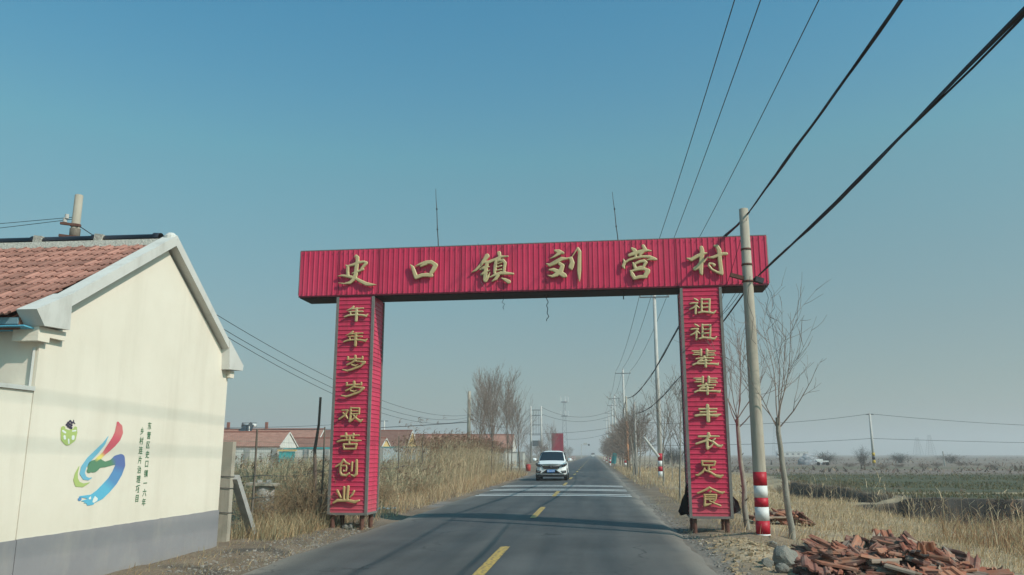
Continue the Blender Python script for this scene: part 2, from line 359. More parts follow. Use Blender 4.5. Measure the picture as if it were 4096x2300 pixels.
M_black = mat('black cable sheath', (.026, .028, .036), .6, .2, 3)
M_wire = mat('wire', (.045, .05, .055), .5, .2, 3)
M_steel = mat('galvanised steel', (.16, .17, .18), .45, .2, 4, metal=.6)
M_bark = mat('grey bark', (.15, .125, .10), .95, .3, 8, .5, stretch=(1, 1, .3))
M_twig = mat('brown twigs', (.16, .125, .10), .95, .25, 3)
M_twig2 = mat('reddish brown twigs', (.235, .185, .155), .95, .25, 3)
M_pale = mat('pale bark', (.26, .24, .20), .95, .3, 8, .5, stretch=(1, 1, .3))
# ================================================================== VILLAGE GATE
GO = (-1.5, 16.95); GTH = R(-2)
def gpl(x, y):
    nrm = np.array([-math.sin(GTH), math.cos(GTH), 0]); r = ray(x, y); o = np.array([*GO, 0.])
    p = _C+r*(((o-_C) @ nrm)/(r @ nrm)); u = np.array([math.cos(GTH), math.sin(GTH), 0])
    return float((p-o) @ u), float(p[2])
gate = thing('village_gate', (*GO, 0), 'red corrugated village gate with gold characters spanning the road', 'gate', rz=GTH)
M_seam = mat('dark seam', (.16, .015, .03), .6, .3, 4)
def ribbed(u0, u1, z0, z1, period, horiz, rib=.026, h=.011, flip=1):
    """corrugated sheet in the u-z plane, ribs towards -v"""
    a0, a1 = (z0, z1) if horiz else (u0, u1)
    prof = []; a = a0; k = 0
    while a < a1-1e-4:
        for da, hh in ((0, 0), (period-rib-.012, 0), (period-rib, h), (period-.006, h), (period-.0005, 0)):
            if a+da < a1: prof.append((a+da, hh))
        a += period
    prof.append((a1, 0))
    v = []; f = []
    for p, hh in prof:
        if horiz: v += [(u0, -hh*flip, p), (u1, -hh*flip, p)]
        else: v += [(p, -hh*flip, z0), (p, -hh*flip, z1)]
    for i in range(len(prof)-1): f.append((2*i, 2*i+2, 2*i+3, 2*i+1))
    return v, f
DEP = .76; BZ0, BZ1 = 4.97, 6.0; BU0, BU1 = -5.02, 5.20
o = MB().add(*ribbed(BU0, BU1, BZ0, BZ1, .116, False)).build('front_cladding', M_red, gate)
v, f = ribbed(BU0, BU1, BZ0, BZ1, .116, False); MB().add([(a, DEP-b_, c) for a, b_, c in v], f).build('rear_cladding', M_red, gate)
for u in (BU0, BU1):
    v, f = ribbed(.05, DEP-.05, BZ0+.05, BZ1-.02, .116, False, h=.012)
    MB().add([(u+(-1 if u < 0 else 1)*(.01-b_), a, c) for a, b_, c in v], f).build('end_cladding', M_red, gate)
    for vv in (0.02, DEP-.02):
        MB().tube([(u, vv, BZ0+.02), (u, vv, BZ1-.0)], .022, 8).build('corner_trim', M_trim, gate)
MB().bbox(BU0+.02, BU1-.02, .03, DEP-.03, BZ0-.045, BZ0-.004).build('soffit', M_dark, gate)
MB().bbox(BU0, BU1, -.004, DEP+.004, BZ1+.002, BZ1+.02).build('top_cap', M_trim, gate)
MB().bbox(BU0+.01, BU1-.01, -.02, .0, BZ0-.035, BZ0-.002).build('lower_trim', mat('dark red trim', (.10, .012, .022), .6, .2, 4), gate)
sm = MB()
for i in range(int((BU1-BU0)/.116)):
    u = BU0+.116*i+.05
    if rs.rand() < .8: sm.box((u+.04, -.02, BZ1-.055), (.014, .012, .014))
    if rs.rand() < .65: sm.box((u+.04, -.02, BZ0+.045), (.014, .012, .014))
sm.build('screws', M_rust, gate, kind='stuff')
for i in range(1, 11): MB().bbox(BU0+.928*i-.006, BU0+.928*i+.008, -.0155, -.012, BZ0+.01, BZ1-.006).build('sheet_seam', M_seam, gate)
for (u0, u1) in ((-4.09, -3.28), (3.40, 4.20)):
    z0, z1 = .26, BZ0-.045; lp = u0 < 0
    per = .0955
    MB().add(*ribbed(u0+.03, u1-.03, z0+.03, z1, per, True)).build('front_panel', M_red, gate)
    v, f = ribbed(u0+.03, u1-.03, z0+.03, z1, per, True); MB().add([(a, DEP-b_, c) for a, b_, c in v], f).build('rear_panel', M_red, gate)
    for s, u in ((-1, u0), (1, u1)):
        v, f = ribbed(.03, DEP-.03, z0+.03, z1, per, True)
        MB().add([(u-s*b_, a, c) for a, b_, c in v], f).build('side_panel', M_red, gate)
        for vv in (0, DEP): MB().bbox(u-.028, u+.028, vv-.024, vv+.024, z0, z1-.003).build('corner_trim', M_trim, gate)
        MB().bbox(u-.02, u+.02, .03, DEP-.03, z0-.01, z0+.035).build('base_rail', M_trim, gate)
    for vv in (0, DEP): MB().bbox(u0+.03, u1-.03, vv-.02, vv+.02, z0-.012, z0+.036).build('base_rail', M_trim, gate)
    for u in (u0+.07, u1-.10):
        for vv in (.07, DEP-.09):
            MB().tube([(u, vv, -.25), (u, vv, z0+.02)], .048, 10).build('leg', M_rust, gate, smooth=False)
# --- raised characters
def sdf_mesh(strokes, step, height, bevel, col_strokes=None):
    """strokes: list of [(u,z,r[,colour])...] in metres -> welded relief (u, -h, z)"""
    segs = []
    for s in strokes:
        if len(s) == 1: segs.append((s[0], s[0]))
        for a, b_ in zip(s[:-1], s[1:]): segs.append((a, b_))
    P = np.array([(a[0], a[1], a[2], b_[0], b_[1], b_[2]) for a, b_ in segs])
    m_ = P[:, [2, 5]].max()+2*step
    x0 = min(P[:, 0].min(), P[:, 3].min())-m_; x1 = max(P[:, 0].max(), P[:, 3].max())+m_
    y0 = min(P[:, 1].min(), P[:, 4].min())-m_; y1 = max(P[:, 1].max(), P[:, 4].max())+m_
    gx = np.arange(x0, x1, step); gy = np.arange(y0, y1, step); X, Y = np.meshgrid(gx, gy)
    D = np.full(X.shape, 9.); K = np.zeros(X.shape, int); TT = np.zeros(X.shape)
    for i, (ax, ay, ra, bx, by, rb) in enumerate(P):
        dx, dy = bx-ax, by-ay; l2 = dx*dx+dy*dy+1e-12
        t_ = np.clip(((X-ax)*dx+(Y-ay)*dy)/l2, 0, 1)
        d_ = np.hypot(X-ax-t_*dx, Y-ay-t_*dy)-(ra+t_*(rb-ra))
        k_ = d_ < D; D = np.where(k_, d_, D); K = np.where(k_, i, K); TT = np.where(k_, t_, TT)
    vid = {}; V = []; Cc = []
    def hgt(d_): return height*(.55+.45*math.sqrt(max(0, 1-(1-min(1, max(0, -d_)/bevel))**2)))
    def colr(j, i):
        a, b_ = segs[K[j, i]]
        if len(a) < 4: return (1, 1, 1)
        return tuple(a[3][c]*(1-TT[j, i])+b_[3][c]*TT[j, i] for c in range(3))
    def gv(j, i):
        k_ = (j, i)
        if k_ not in vid: vid[k_] = len(V); V.append((gx[i], -hgt(D[j, i]), gy[j])); Cc.append(colr(j, i))
        return vid[k_]
    def ev(j, i, j2, i2):
        k_ = (j, i, j2, i2) if (j, i) < (j2, i2) else (j2, i2, j, i)
        if k_ not in vid:
            a, c = D[j, i], D[j2, i2]; t_ = a/(a-c); vid[k_] = len(V)
            V.append((gx[i]+(gx[i2]-gx[i])*t_, -hgt(0), gy[j]+(gy[j2]-gy[j])*t_)); Cc.append(colr(j, i))
        return vid[k_]
    Fc = []; edges = []
    ins = D < 0
    for j in range(len(gy)-1):
        for i in range(len(gx)-1):
            c4 = [(j, i), (j, i+1), (j+1, i+1), (j+1, i)]; k_ = [ins[a] for a in c4]
            if not any(k_): continue
            poly = []; cut = []
            for a in range(4):
                p, q_ = c4[a], c4[(a+1) % 4]
                if k_[a]: poly.append(gv(*p))
                if k_[a] != k_[(a+1) % 4]:
                    e = ev(*p, *q_); poly.append(e); cut.append((e, k_[a]))
            if len(poly) >= 3: Fc.append(tuple(poly))
            if len(cut) == 2:
                e0 = [e for e, s_ in cut if s_][0]; e1 = [e for e, s_ in cut if not s_][0]; edges.append((e0, e1))
    base = {}
    if height > .004:
        for e0, e1 in edges:
            for e in (e0, e1):
                if e not in base: base[e] = len(V); V.append((V[e][0], 0, V[e][2])); Cc.append(Cc[e])
            Fc.append((e1, e0, base[e0], base[e1]))
    return V, Fc, Cc
def shift(st, dx, dy): return [[(p[0]+dx, p[1]+dy, p[2]) for p in s] for s in st]
HDR = {
 '史': (1350, 980, .15528, [[(455,325,12),(500,295,32),(535,340,45),(530,480,45),(505,600,48),(490,760,48),(460,860,52),(430,905,42),(340,985,35),(200,1010,18),(40,990,6)],
   [(235,535,12),(290,570,35),(280,680,38),(290,800,36)],[(290,555,22),(420,525,32),(560,465,36),(700,445,28),(765,470,32)],[(755,490,36),(690,560,34),(630,640,30)],[(400,745,14),(560,690,26),(690,640,20)],
   [(20,820,8),(130,800,22),(250,815,33),(430,850,35)],[(500,880,35),(620,950,40),(760,1015,45),(880,1035,35),(1020,1035,5)]]),
 '口': (1350, 980, .15528, [[(1895,525,12),(1950,590,40),(1995,720,45),(2040,840,50)],[(2020,560,10),(2150,505,30),(2290,465,42),(2430,455,45),(2540,530,50)],[(2160,565,20),(2300,505,28)],
   [(2540,540,55),(2490,640,55),(2430,730,45)],[(2040,850,45),(2180,795,43),(2320,785,48),(2430,800,45)]]),
 '镇': (1850, 980, .1941, [[(515,240,45),(460,320,35),(380,430,28),(280,530,22),(195,580,6)],[(440,375,20),(560,360,30),(680,310,25),(800,255,25),(945,245,12)],[(760,180,38),(775,240,30),(750,330,28)],
   [(375,515,20),(470,470,30),(560,460,10)],[(520,380,30),(490,480,38),(480,600,38),(470,720,36)],[(390,620,18),(470,570,28),(570,530,8)],[(480,740,38),(520,700,25),(575,570,5)],[(700,330,28),(680,460,33),(670,580,28)],
   [(760,330,20),(840,330,33),(885,380,30),(870,480,28),(860,590,25)],[(720,400,12),(810,375,10)],[(710,470,12),(810,440,15)],[(710,535,12),(810,515,15)],[(565,680,12),(680,625,25),(800,590,33),(920,595,28),(1050,605,18)],
   [(740,640,30),(690,710,30),(610,765,8)],[(810,695,10),(890,730,30),(960,770,38)]]),
 '刘': (1850, 980, .1941, [[(1910,130,20),(1990,150,42),(2070,175,28)],[(2010,175,35),(1900,250,20),(1795,300,4)],[(1735,400,10),(1800,430,30),(1920,370,40),(2040,300,38),(2150,295,20)],
   [(2010,400,32),(2065,440,38),(2030,540,45),(1940,620,40),(1850,660,25),(1755,635,6)],[(1790,525,15),(1880,520,33),(2000,580,45),(2100,640,45),(2130,655,25)],[(2160,285,12),(2240,290,33),(2265,380,42),(2240,460,48),(2250,510,20)],
   [(2250,270,8),(2310,180,10),(2370,80,14)],[(2380,85,25),(2415,150,32),(2410,350,35),(2405,550,38),(2410,700,22),(2412,770,5)]]),
 '营': (2450, 940, .1941, [[(400,295,25),(450,330,40),(480,390,30)],[(630,240,30),(665,300,33),(620,360,30),(560,430,20)],[(345,430,28),(470,385,38),(600,350,33),(700,330,25),(790,340,12)],[(480,400,25),(470,490,20)],
   [(225,510,10),(250,580,28),(220,650,28),(245,700,15)],[(250,590,20),(330,530,22),(450,490,22),(600,460,25),(760,460,28),(870,510,30)],[(900,515,18),(800,512,20),(700,525,8)],
   [(420,590,15),(450,640,30),(470,700,28)],[(470,600,22),(560,560,26),(650,545,28),(690,580,28)],[(680,590,28),(640,660,24)],[(480,700,18),(580,672,22),(660,665,12)],
   [(375,755,20),(410,830,36),(450,900,33)],[(390,755,18),(520,722,22),(650,708,28),(730,750,40)],[(720,770,46),(670,850,38)],[(450,905,28),(560,875,32),(680,872,33)]]),
 '村': (2450, 940, .1941, [[(1825,275,35),(1840,340,40),(1835,450,40),(1820,560,40),(1815,700,40),(1825,800,30),(1835,835,12)],[(1530,495,12),(1620,520,33),(1740,450,33),(1860,400,33),(1935,385,12)],[(1810,600,35),(1740,680,36),(1690,710,35)],
   [(1870,560,25),(1920,510,12),(1960,460,4)],[(1975,480,12),(2060,475,26),(2180,430,28),(2270,400,30),(2340,400,28)],[(2095,235,18),(2150,250,33),(2190,330,40),(2200,480,36),(2215,620,36),(2235,760,36),(2250,830,15)],
   [(2240,800,35),(2150,780,22),(2040,720,20),(1975,640,20),(1990,600,18),(2060,605,18),(2085,630,30)]]),
}
nian = [[(640,185,22),(580,240,24),(455,290,8)],[(600,245,20),(750,235,20),(900,225,15)],[(520,320,15),(600,315,18),(880,310,18)],[(560,320,18),(560,390,18)],[(400,455,18),(500,415,22),(700,395,20),(880,410,25),(960,430,28),(1015,380,10)],[(720,240,35),(715,400,35),(705,550,33)]]
sui = [[(340,135,18),(335,180,16),(480,165,14),(600,165,16),(600,130,16)],[(470,115,22),(475,180,20)],[(470,190,16),(400,240,16),(320,275,14)],[(460,205,12),(560,215,14),(640,225,20)],[(635,235,20),(560,300,18),(400,360,18),(320,380,16),(240,360,10)],[(410,275,14),(470,290,14),(520,265,5)]]
zu = [[(340,165,12),(380,185,16),(415,205,8)],[(270,255,12),(330,245,14),(400,245,14),(340,320,15),(260,360,10)],[(370,290,16),(365,435,16)],[(390,295,12),(430,330,10)],[(475,170,16),(475,400,15)],[(475,180,14),(620,175,14)],[(620,175,16),(615,400,15)],[(490,255,12),(610,250,12)],[(490,325,12),(610,320,12)],[(420,420,14),(500,400,16),(600,410,18),(690,425,16),(730,385,10)]]
bei = [[(465,1085,18),(465,1190,18)],[(305,1110,10),(450,1108,10)],[(340,1140,10),(450,1138,10)],[(320,1175,10),(450,1172,10)],[(570,1085,20),(570,1190,18)],[(580,1110,11),(720,1112,10)],[(580,1148,10),(700,1150,10)],[(580,1185,11),(725,1183,10)],
   [(375,1250,12),(500,1232,14),(690,1235,12)],[(525,1208,18),(480,1260,14),(405,1303,12)],[(405,1300,10),(550,1282,12),(655,1280,10)],[(548,1275,20),(550,1390,20)],[(320,1360,14),(380,1333,14),(550,1337,14),(690,1340,16),(760,1350,20),(780,1325,8)]]
c4, c5, c6, c7, c8, c9 = (1320,1200,.1521), (1320,1400,.2212), (1300,1700,.2489), (2700,1160,.2213), (2710,1460,.2214), (2720,1760,.2213)
PIL = [(c4, nian, 0), (c4, shift(nian, -20, 655), 1), (c5, sui, 1), (c5, shift(sui, -22, 465), 1),
 (c5, [[(230,1095,12),(335,1092,14),(290,1180,18),(180,1250,16)],[(250,1140,14),(300,1190,18),(330,1240,12)],[(385,1050,14),(545,1055,14),(540,1150,14)],[(400,1110,11),(540,1108,11)],[(400,1162,12),(540,1158,12)],[(390,1050,18),(385,1200,18),(370,1290,22),(410,1270,16),(470,1215,12),(500,1185,10)],[(440,1185,13),(500,1250,18),(560,1290,22),(600,1260,10)]], 1),
 (c6, [[(270,185,14),(400,175,15),(555,165,12)],[(350,140,18),(355,205,16)],[(470,145,16),(465,205,16)],[(210,270,12),(280,250,16),(400,240,14),(520,255,18),(590,250,8)],[(410,200,16),(400,300,14)],[(310,315,14),(320,385,15),(500,382,14),(520,307,15),(310,312,14)]], 1),
 (c6, [[(310,560,16),(270,620,16),(185,670,12)],[(310,560,14),(350,605,15),(400,630,14)],[(275,655,14),(350,650,12),(360,690,12),(350,735,12),(312,742,12),(310,725,8)],[(265,660,15),(255,750,16),(280,800,18),(350,810,16),(400,775,14)],[(450,600,14),(440,735,14)],[(520,570,18),(520,680,18),(515,790,20),(480,820,16),(430,800,10)]], 1),
 (c6, [[(210,1055,18),(235,1110,18),(265,1160,14)],[(320,1000,18),(315,1185,16)],[(385,990,20),(370,1195,18)],[(480,1060,14),(450,1120,14),(410,1160,10)],[(145,1250,14),(210,1210,20),(380,1210,20),(490,1235,22),(560,1210,12)]], 1),
 (c7, zu, 0), (c7, shift(zu, 14, 465), 0), (c7, bei, 0), (c7, shift(bei, 32, 491), 0),
 (c8, [[(535,735,25),(545,880,28),(550,1010,28)],[(385,800,16),(540,795,13),(700,795,13)],[(405,855,14),(690,848,13)],[(320,920,18),(400,905,18),(550,905,15),(700,915,25),(785,890,6)]], 0),
 (c8, [[(555,1245,25),(565,1290,22)],[(375,1295,16),(560,1290,15),(740,1290,12)],[(560,1300,20),(500,1370,18),(330,1425,14)],[(530,1345,18),(530,1470,22),(535,1515,18),(600,1470,14),(640,1420,10)],[(560,1360,14),(640,1390,16),(720,1460,20),(770,1470,20),(810,1445,8)],[(670,1335,14),(630,1370,12)]], 0),
 (c9, [[(390,385,16),(630,390,16),(610,458,14),(400,458,15),(392,385,18)],[(515,465,16),(510,555,16)],[(520,535,11),(630,530,12)],[(440,515,14),(400,580,16),(320,635,16),(280,635,12)],[(445,545,12),(540,580,16),(640,645,20),(720,660,24),(770,635,10)]], 1),
 (c9, [[(525,855,16),(450,905,16),(315,960,14)],[(530,865,16),(620,905,16),(700,940,18),(750,955,20),(800,935,8)],[(555,920,10),(530,945,12)],[(430,990,14),(650,990,14),(640,1065,14)],[(440,990,16),(445,1100,16),(440,1180,20),(500,1165,16),(555,1150,10)],[(450,1030,10),(640,1028,10)],[(450,1070,12),(640,1068,12)],[(530,1100,10),(620,1145,12),(725,1185,14)],[(630,1090,12),(590,1115,12)]], 1)]
def to_gate(ox, oy, sc, strokes, k_=1.16):
    res = []
    for s in strokes:
        q_ = []
        for x, y, r in s:
            u, z = gpl(ox+x*sc, oy+y*sc); q_.append((u, z, r*sc/F*17.2*k_))
        res.append(q_)
    return res
def put_char(st, m, th):
    V, Fc, _ = sdf_mesh(st, .009, th, .018)
    cu = sum(p[0] for p in V)/len(V); cz = sum(p[2] for p in V)/len(V)
    o = mk('gold_character', mesh('gold_character', [(p[0]-cu, p[1], p[2]-cz) for p in V], Fc, True), m, gate)
    o.location = (cu, -.040, cz); o.data.set_sharp_from_angle(angle=R(50))
    MB().box((0, .012, 0), (.03, .05, .03)).build('mounting_peg', M_rust, o)
    return o
for ch, (ox, oy, sc, st) in HDR.items(): put_char(to_gate(ox, oy, sc, st), M_gold, .036)
for (c_, st, k) in PIL: put_char(to_gate(*c_, st), (M_gold, M_gold2)[k], .028)
# whip rods on the beam and loose wires beneath
def rod(u0, z0, u1, z1, label):
    t_ = thing('rod', (GO[0]+u0, GO[1]+.35-u0*.035, BZ1+.02), label, 'rod')
    d = u1-u0; h = z1-z0
    pts = [(d*k/6+.004*math.sin(k*2.1), 0, h*k/6) for k in range(7)]
    MB().tube(pts, [.013, .012, .011, .010, .009, .007, .005], 6).build('stem', M_wire, t_)
    for k in (2, 4): MB().box(pts[k], (.035, .03, .025)).build('joint', M_wire, t_)
rod(-1.90, 6.0, -1.99, 7.45, 'thin rod standing on the gate beam above the second gold character')
rod(2.13, 6.0, 2.03, 7.2, 'thin rod standing on the gate beam near the right-hand end')
def dangle(name, u, pts, label, r=.006):
    bx, by = GO[0]+u, GO[1]+.3-u*.035
    o = MB().tube([(a, 0, b_) for a, b_ in pts], r, 5).build(name, M_wire); o.location = (bx, by, BZ0-.04); tag(o, label, 'wire')
dangle('loose_wire', -.42, [(0, .02), (.01, -.1), (-.02, -.16), (.04, -.2), (.0, -.27), (.02, -.32)], 'short kinked wire hanging under the gate beam left of centre')
dangle('loose_wire', .56, [(-.06, .02), (-.01, -.12), (.02, -.18), (-.02, -.25), (.01, -.33), (-.01, -.42), (.03, -.5), (-.02, -.56), (-.02, -.6)], 'long twisted wire hanging under the middle of the gate beam', .009)
dangle('loose_wire', 2.2, [(0, .02), (.0, -.06), (.01, -.16)], 'straight stub of wire hanging under the gate beam on the right', .012)
dangle('loose_wire', -.93, [(0, 1.1), (.06, .75), (.1, .5), (.06, .25), (.2, .03)], 'thin dark wire draped down the beam across the third character', .004)
bpy.data.objects[[o.name for o in col.objects if o.name.startswith('loose_wire')][-1]].location.y = GO[1]-.09+.93*.035
# ================================================================== NEAR HOUSE
HX = -6.3
YF, YB, YP = 8.58, 13.43, 11.13            # front wall, rear wall, ridge
house = thing('farm_house', (HX, YP, 0), 'cream painted farm house with red tiled roof and a logo on its gable', 'house')
HO = Vector((HX, YP, 0))
M_cream = weather('cream wall paint', (.70, .638, .53), (.75, .688, .58), (.54, .475, .38), .9, (1.2, 1.2, .18), 2.2, (.50, .80), .38, .2, (.45, 1.25, .55, .30, (.50, .44, .33)), .12)
M_plinth = weather('grey plinth paint', (.235, .228, .24), (.27, .262, .27), (.34, .318, .295), .9, (1, 1, .5), 2., (.52, .7), .5, .2, (-.1, .28, .35, .7, (.27, .235, .19)), .15)
M_render = weather('white cement render', (.52, .51, .47), (.60, .59, .55), (.36, .34, .30), .9, (2, 2, .6), 2.5, (.52, .74), .5, .2, None, .2)
M_tile = mat('terracotta tile', (.25, .112, .085), .88, .22, 5, .3, rnd=.30, c2=(.39, .20, .155))
M_ridge = mat('dark ridge tile', (.035, .037, .045), .45, .2, 6)
M_mortar = mat('rough mortar', (.42, .40, .35), .95, .25, 25, .9, bscale=40)
M_teal = mat('blue sheet', (.10, .36, .50), .5, .1, 3)
M_bluegrey = mat('blue grey fascia', (.17, .27, .31), .7, .15, 4)
HXL = -12.0
gp = [(YF, .58), (YB, .58), (YB, 3.06), (YP, 4.50), (YF, 3.0)]
MB().poly([(HX, y, z) for y, z in gp], (-.25, 0, 0)).build('gable_wall', M_cream, house, off=HO)
MB().poly([(HX+.012, YF, -.3), (HX+.012, YB+.012, -.3)]+[(HX+.012, YB+.012-(YB+.012-YF)*k/60, .585+.016*float(fbm(np.array(k*.7), np.array(2.)))) for k in range(61)], (-.25, 0, 0)).build('plinth', M_plinth, house, off=HO)
MB().bbox(HXL, HX-.25, YF, YF+.24, -.2, 3.0).build('front_wall', M_cream, house, off=HO)
MB().bbox(HXL, HX-.25, YB-.24, YB, -.2, 2.85).build('rear_wall', M_cream, house, off=HO)
MB().poly([(HXL, y, z-(.7 if z < 1 else 0)) for y, z in gp], (.2, 0, 0)).build('far_gable_wall', M_cream, house, off=HO)
# yard wall in line with the gable
yard = thing('yard_wall', (HX, 6, 0), 'cream yard wall with grey base running on from the house gable', 'wall')
YO = Vector((HX, 6, 0))
MB().bbox(HX-.24, HX-.006, 2.5, YF-.01, .58, 2.20).build('wall_body', M_cream, yard, off=YO)
MB().bbox(HX-.26, HX+.008, 2.5, YF-.01, -.3, .583).build('plinth', M_plinth, yard, off=YO)
MB().bbox(HX-.28, HX+.02, 2.5, YF-.012, 2.203, 2.25).build('coping', M_render, yard, off=YO)
# roof slab, tiles
EY, EZ, RZ = 8.29, 3.03, 4.60          # eave edge, its height, ridge height
sl = math.atan2(RZ-EZ, YP-EY); Ls = math.hypot(RZ-EZ, YP-EY)
def rp_(x, s, h=0.): return Vector((x, EY+s*math.cos(sl)-h*math.sin(sl), EZ+s*math.sin(sl)+h*math.cos(sl)))
roof = MB().poly([(HX-.1, EY+.05, EZ-.02), (HX-.1, YP, RZ-.01), (HX-.1, 13.66, EZ+.08), (HX-.1, 13.66, EZ-.04), (HX-.1, YP, RZ-.17), (HX-.1, EY+.05, EZ-.16)], (HXL-HX-.2, 0, 0)).build('roof', mat('roof boarding', (.2, .09, .06), .9, .2, 5), house, off=HO)
TW, TL = .223, .34; prof = [(0, .0), (.02, .022), (.045, .026), (.07, .006), (.115, .0), (.13, .016), (.15, .016), (.165, .0), (.21, .004), (.225, .028), (.25, .034), (.27, .03)]
def tile_mesh():
    prof = [(x*.85, h*.9) for x, h in globals()['prof']]; n = len(prof); v = []
    for s, dz in ((0, 0), (TL, .0)):
        for th in (0, -.018):
            for x, h in prof: v.append((x, s, h+th+dz))
    f = []
    for i in range(n-1):
        f.append((i, i+1, 2*n+i+1, 2*n+i)); f.append((n+i+1, n+i, 3*n+i, 3*n+i+1)); f.append((i+1, i, n+i, n+i+1)); f.append((2*n+i, 2*n+i+1, 3*n+i+1, 3*n+i))
    f += [(0, 2*n, 3*n, n), (n-1, 2*n-1, 4*n-1, 3*n-1)]
    return mesh('roof_tile', v, f, False)
tm = tile_mesh(); tm.materials.append(M_tile)
rows = 11; rowp = (Ls-.10)/rows
ncol = int((HX-.12-HXL)/TW)
for r_ in range(rows):
    for c_ in range(ncol):
        x = HX-.14-(c_+1)*TW
        if x < HXL: continue
        o = bpy.data.objects.new('roof_tile', tm); col.objects.link(o); o.parent = roof
        p = rp_(x+random.uniform(-.006, .006), r_*rowp-.03+random.uniform(-.008, .008), .03)-HO
        o.location = p; o.rotation_euler = (sl-.055+random.uniform(-.012, .012), random.uniform(-.015, .015), random.uniform(-.02, .02))
# back slope: one sheet
MB().poly([(HX-.14, YP+.02, RZ+.02), (HX-.14, 13.70, EZ+.11), (HX-.14, 13.70, EZ+.135), (HX-.14, YP+.02, RZ+.05)], (HXL-HX+.14, 0, 0)).build('rear_slope', M_tile, roof)
for o in roof.children: 
    if o.name.startswith('rear_slope'): o.location = -HO
# ridge
rb = MB(); nx = 60
ms = [(YP-.17, RZ-.06), (YP-.12, RZ+.05), (YP+.12, RZ+.05), (YP+.17, RZ-.06)]
MB().poly([(HX-.1, y, z) for y, z in ms], (HXL-HX+.1, 0, 0)).build('ridge_mortar', M_mortar, roof).location = -HO
x = HX-.12; k = 0
while x > HXL+.2:
    ln = .98
    h = MB()
    ang = [math.pi*j/8 for j in range(9)]
    v = [(xx, YP-rr*math.cos(a), RZ+.075+rr*.95*math.sin(a)) for xx, rr in ((x, .098), (x-.10, .104), (x-.101, .083), (x-ln, .083)) for a in ang]
    h.add(v, [(i*9+j, i*9+j+1, (i+1)*9+j+1, (i+1)*9+j) for i in range(3) for j in range(8)]); h.build('ridge_tile', M_ridge, roof, True).location = -HO
    if k: MB().box((x+.03, YP, RZ+.07), (.13, .21, .17), (0, .12, 0)).build('mortar_joint', M_mortar, roof).location = -HO
    x -= ln; k += 1
# rake boards and eave blocks
BX = HX+.13
MB().poly([(BX, 8.84, 3.365), (BX, YP, 4.725), (BX, YP, 4.565), (BX, 8.87, 3.225)], (-.2, 0, 0)).build('rake_board', M_render, house, off=HO)
MB().poly([(BX, 13.2, 3.355), (BX, YP+.001, 4.725), (BX, YP+.001, 4.565), (BX, 13.2, 3.22)], (-.2, 0, 0)).build('rake_board', M_render, house, off=HO)
MB().lathe([(.105, 0), (.10, .05), (.05, .10)], 12, (BX-.10, YP, 4.66)).build('peak_cap', M_render, house, off=HO)
MB().poly([(BX+.012, 8.27, 3.09), (BX+.012, 8.86, 3.385), (BX+.012, 8.88, 2.945), (BX+.012, 8.43, 2.925)], (-.25, 0, 0)).build('eave_block', M_render, house, off=HO)
MB().poly([(BX+.012, 13.10, 3.425), (BX+.012, 13.72, 3.04), (BX+.012, 13.70, 2.95), (BX+.012, 13.17, 2.92)], (-.27, 0, 0)).build('eave_block', M_render, house, off=HO)
MB().bbox(HX-.24, HX+.07, 8.44, 8.93, 2.82, 2.923).bbox(HX-.24, HX+.071, 8.441, 8.64, 2.76, 2.82).build('corbel', M_cream, house, off=HO)
MB().bbox(HX-.24, HX+.07, 13.36, 13.52, 2.80, 2.918).build('corbel', M_cream, house, off=HO)
MB().bbox(HXL, BX-.24, EY+.03, EY+.06, 2.935, EZ-.02).build('fascia', M_bluegrey, house, off=HO)
MB().bbox(HXL, BX-.24, EY+.065, YF, 2.93, 2.95).build('eave_soffit', M_render, house, off=HO)
MB().poly([(HXL, EY-.02, 2.915), (HXL, EY+.26, 2.90), (HXL, EY+.26, 2.885), (HXL, EY-.02, 2.90)], (BX-.12-HXL, 0, 0)).build('gutter_sheet', M_teal, house, off=HO)
MB().tube([(HX-.04, YF-.03, .3), (HX-.04, YF-.03, 2.7)], .016, 6).build('conduit', M_render, house, off=HO)
# --- painted logo and text on the gable
def wmat(name): 
    m, t, b = newmat(name); a = t.nodes.new('ShaderNodeAttribute'); a.attribute_name = 'cover'; t.links.new(a.outputs['Color'], b.inputs['Base Color'])
    b.inputs['Roughness'].default_value = .8; b.inputs['Specular IOR Level'].default_value = .2; return m
M_logo = wmat('mural paint')
def wl(x, y):                  # logo crop pixel -> (y, z) on the gable
    p = onx(200+x*.3111, 1650+y*.3111, HX); return p.y, p.z
WS = .3111/F*14.0
def logo(strokes, name, lay, kx=.46):
    st = []
    for s in strokes:
        st.append([(*wl(x, y), r*WS*(1.28 if name == 'logo_ribbon' else 1.1), c) for x, y, r, c in s])
    # radii measured across the foreshortened wall: widen along y
    V, Fc, Cc = sdf_mesh([[(p[0]*.6, p[1], p[2]*.72, p[3]) for p in s] for s in st], .006, .001, .01)
    V = [(HX+.004+lay*.0015, p[0]/.6, p[2]) for p in V]
    o = mk(name, mesh(name, [Vector(p)-HO for p in V], Fc, False, np.array(Cc)), M_logo, house)
    return o
_mute = lambda c: tuple(x*.82+.09 for x in c)
RD, CR, YE, GN, BL, MBL, CY, LG, WH, PU, LC = (.62,.10,.10), (.60,.03,.07), (.80,.66,.10), (.03,.19,.07), (.035,.10,.34), (.03,.22,.48), (.04,.42,.62), (.38,.50,.10), (.72,.75,.70), (.06,.05,.08), (.10,.42,.58)
RD, CR, YE, GN, BL, MBL, CY, LG, LC = [_mute(c) for c in (RD, CR, YE, GN, BL, MBL, CY, LG, LC)]
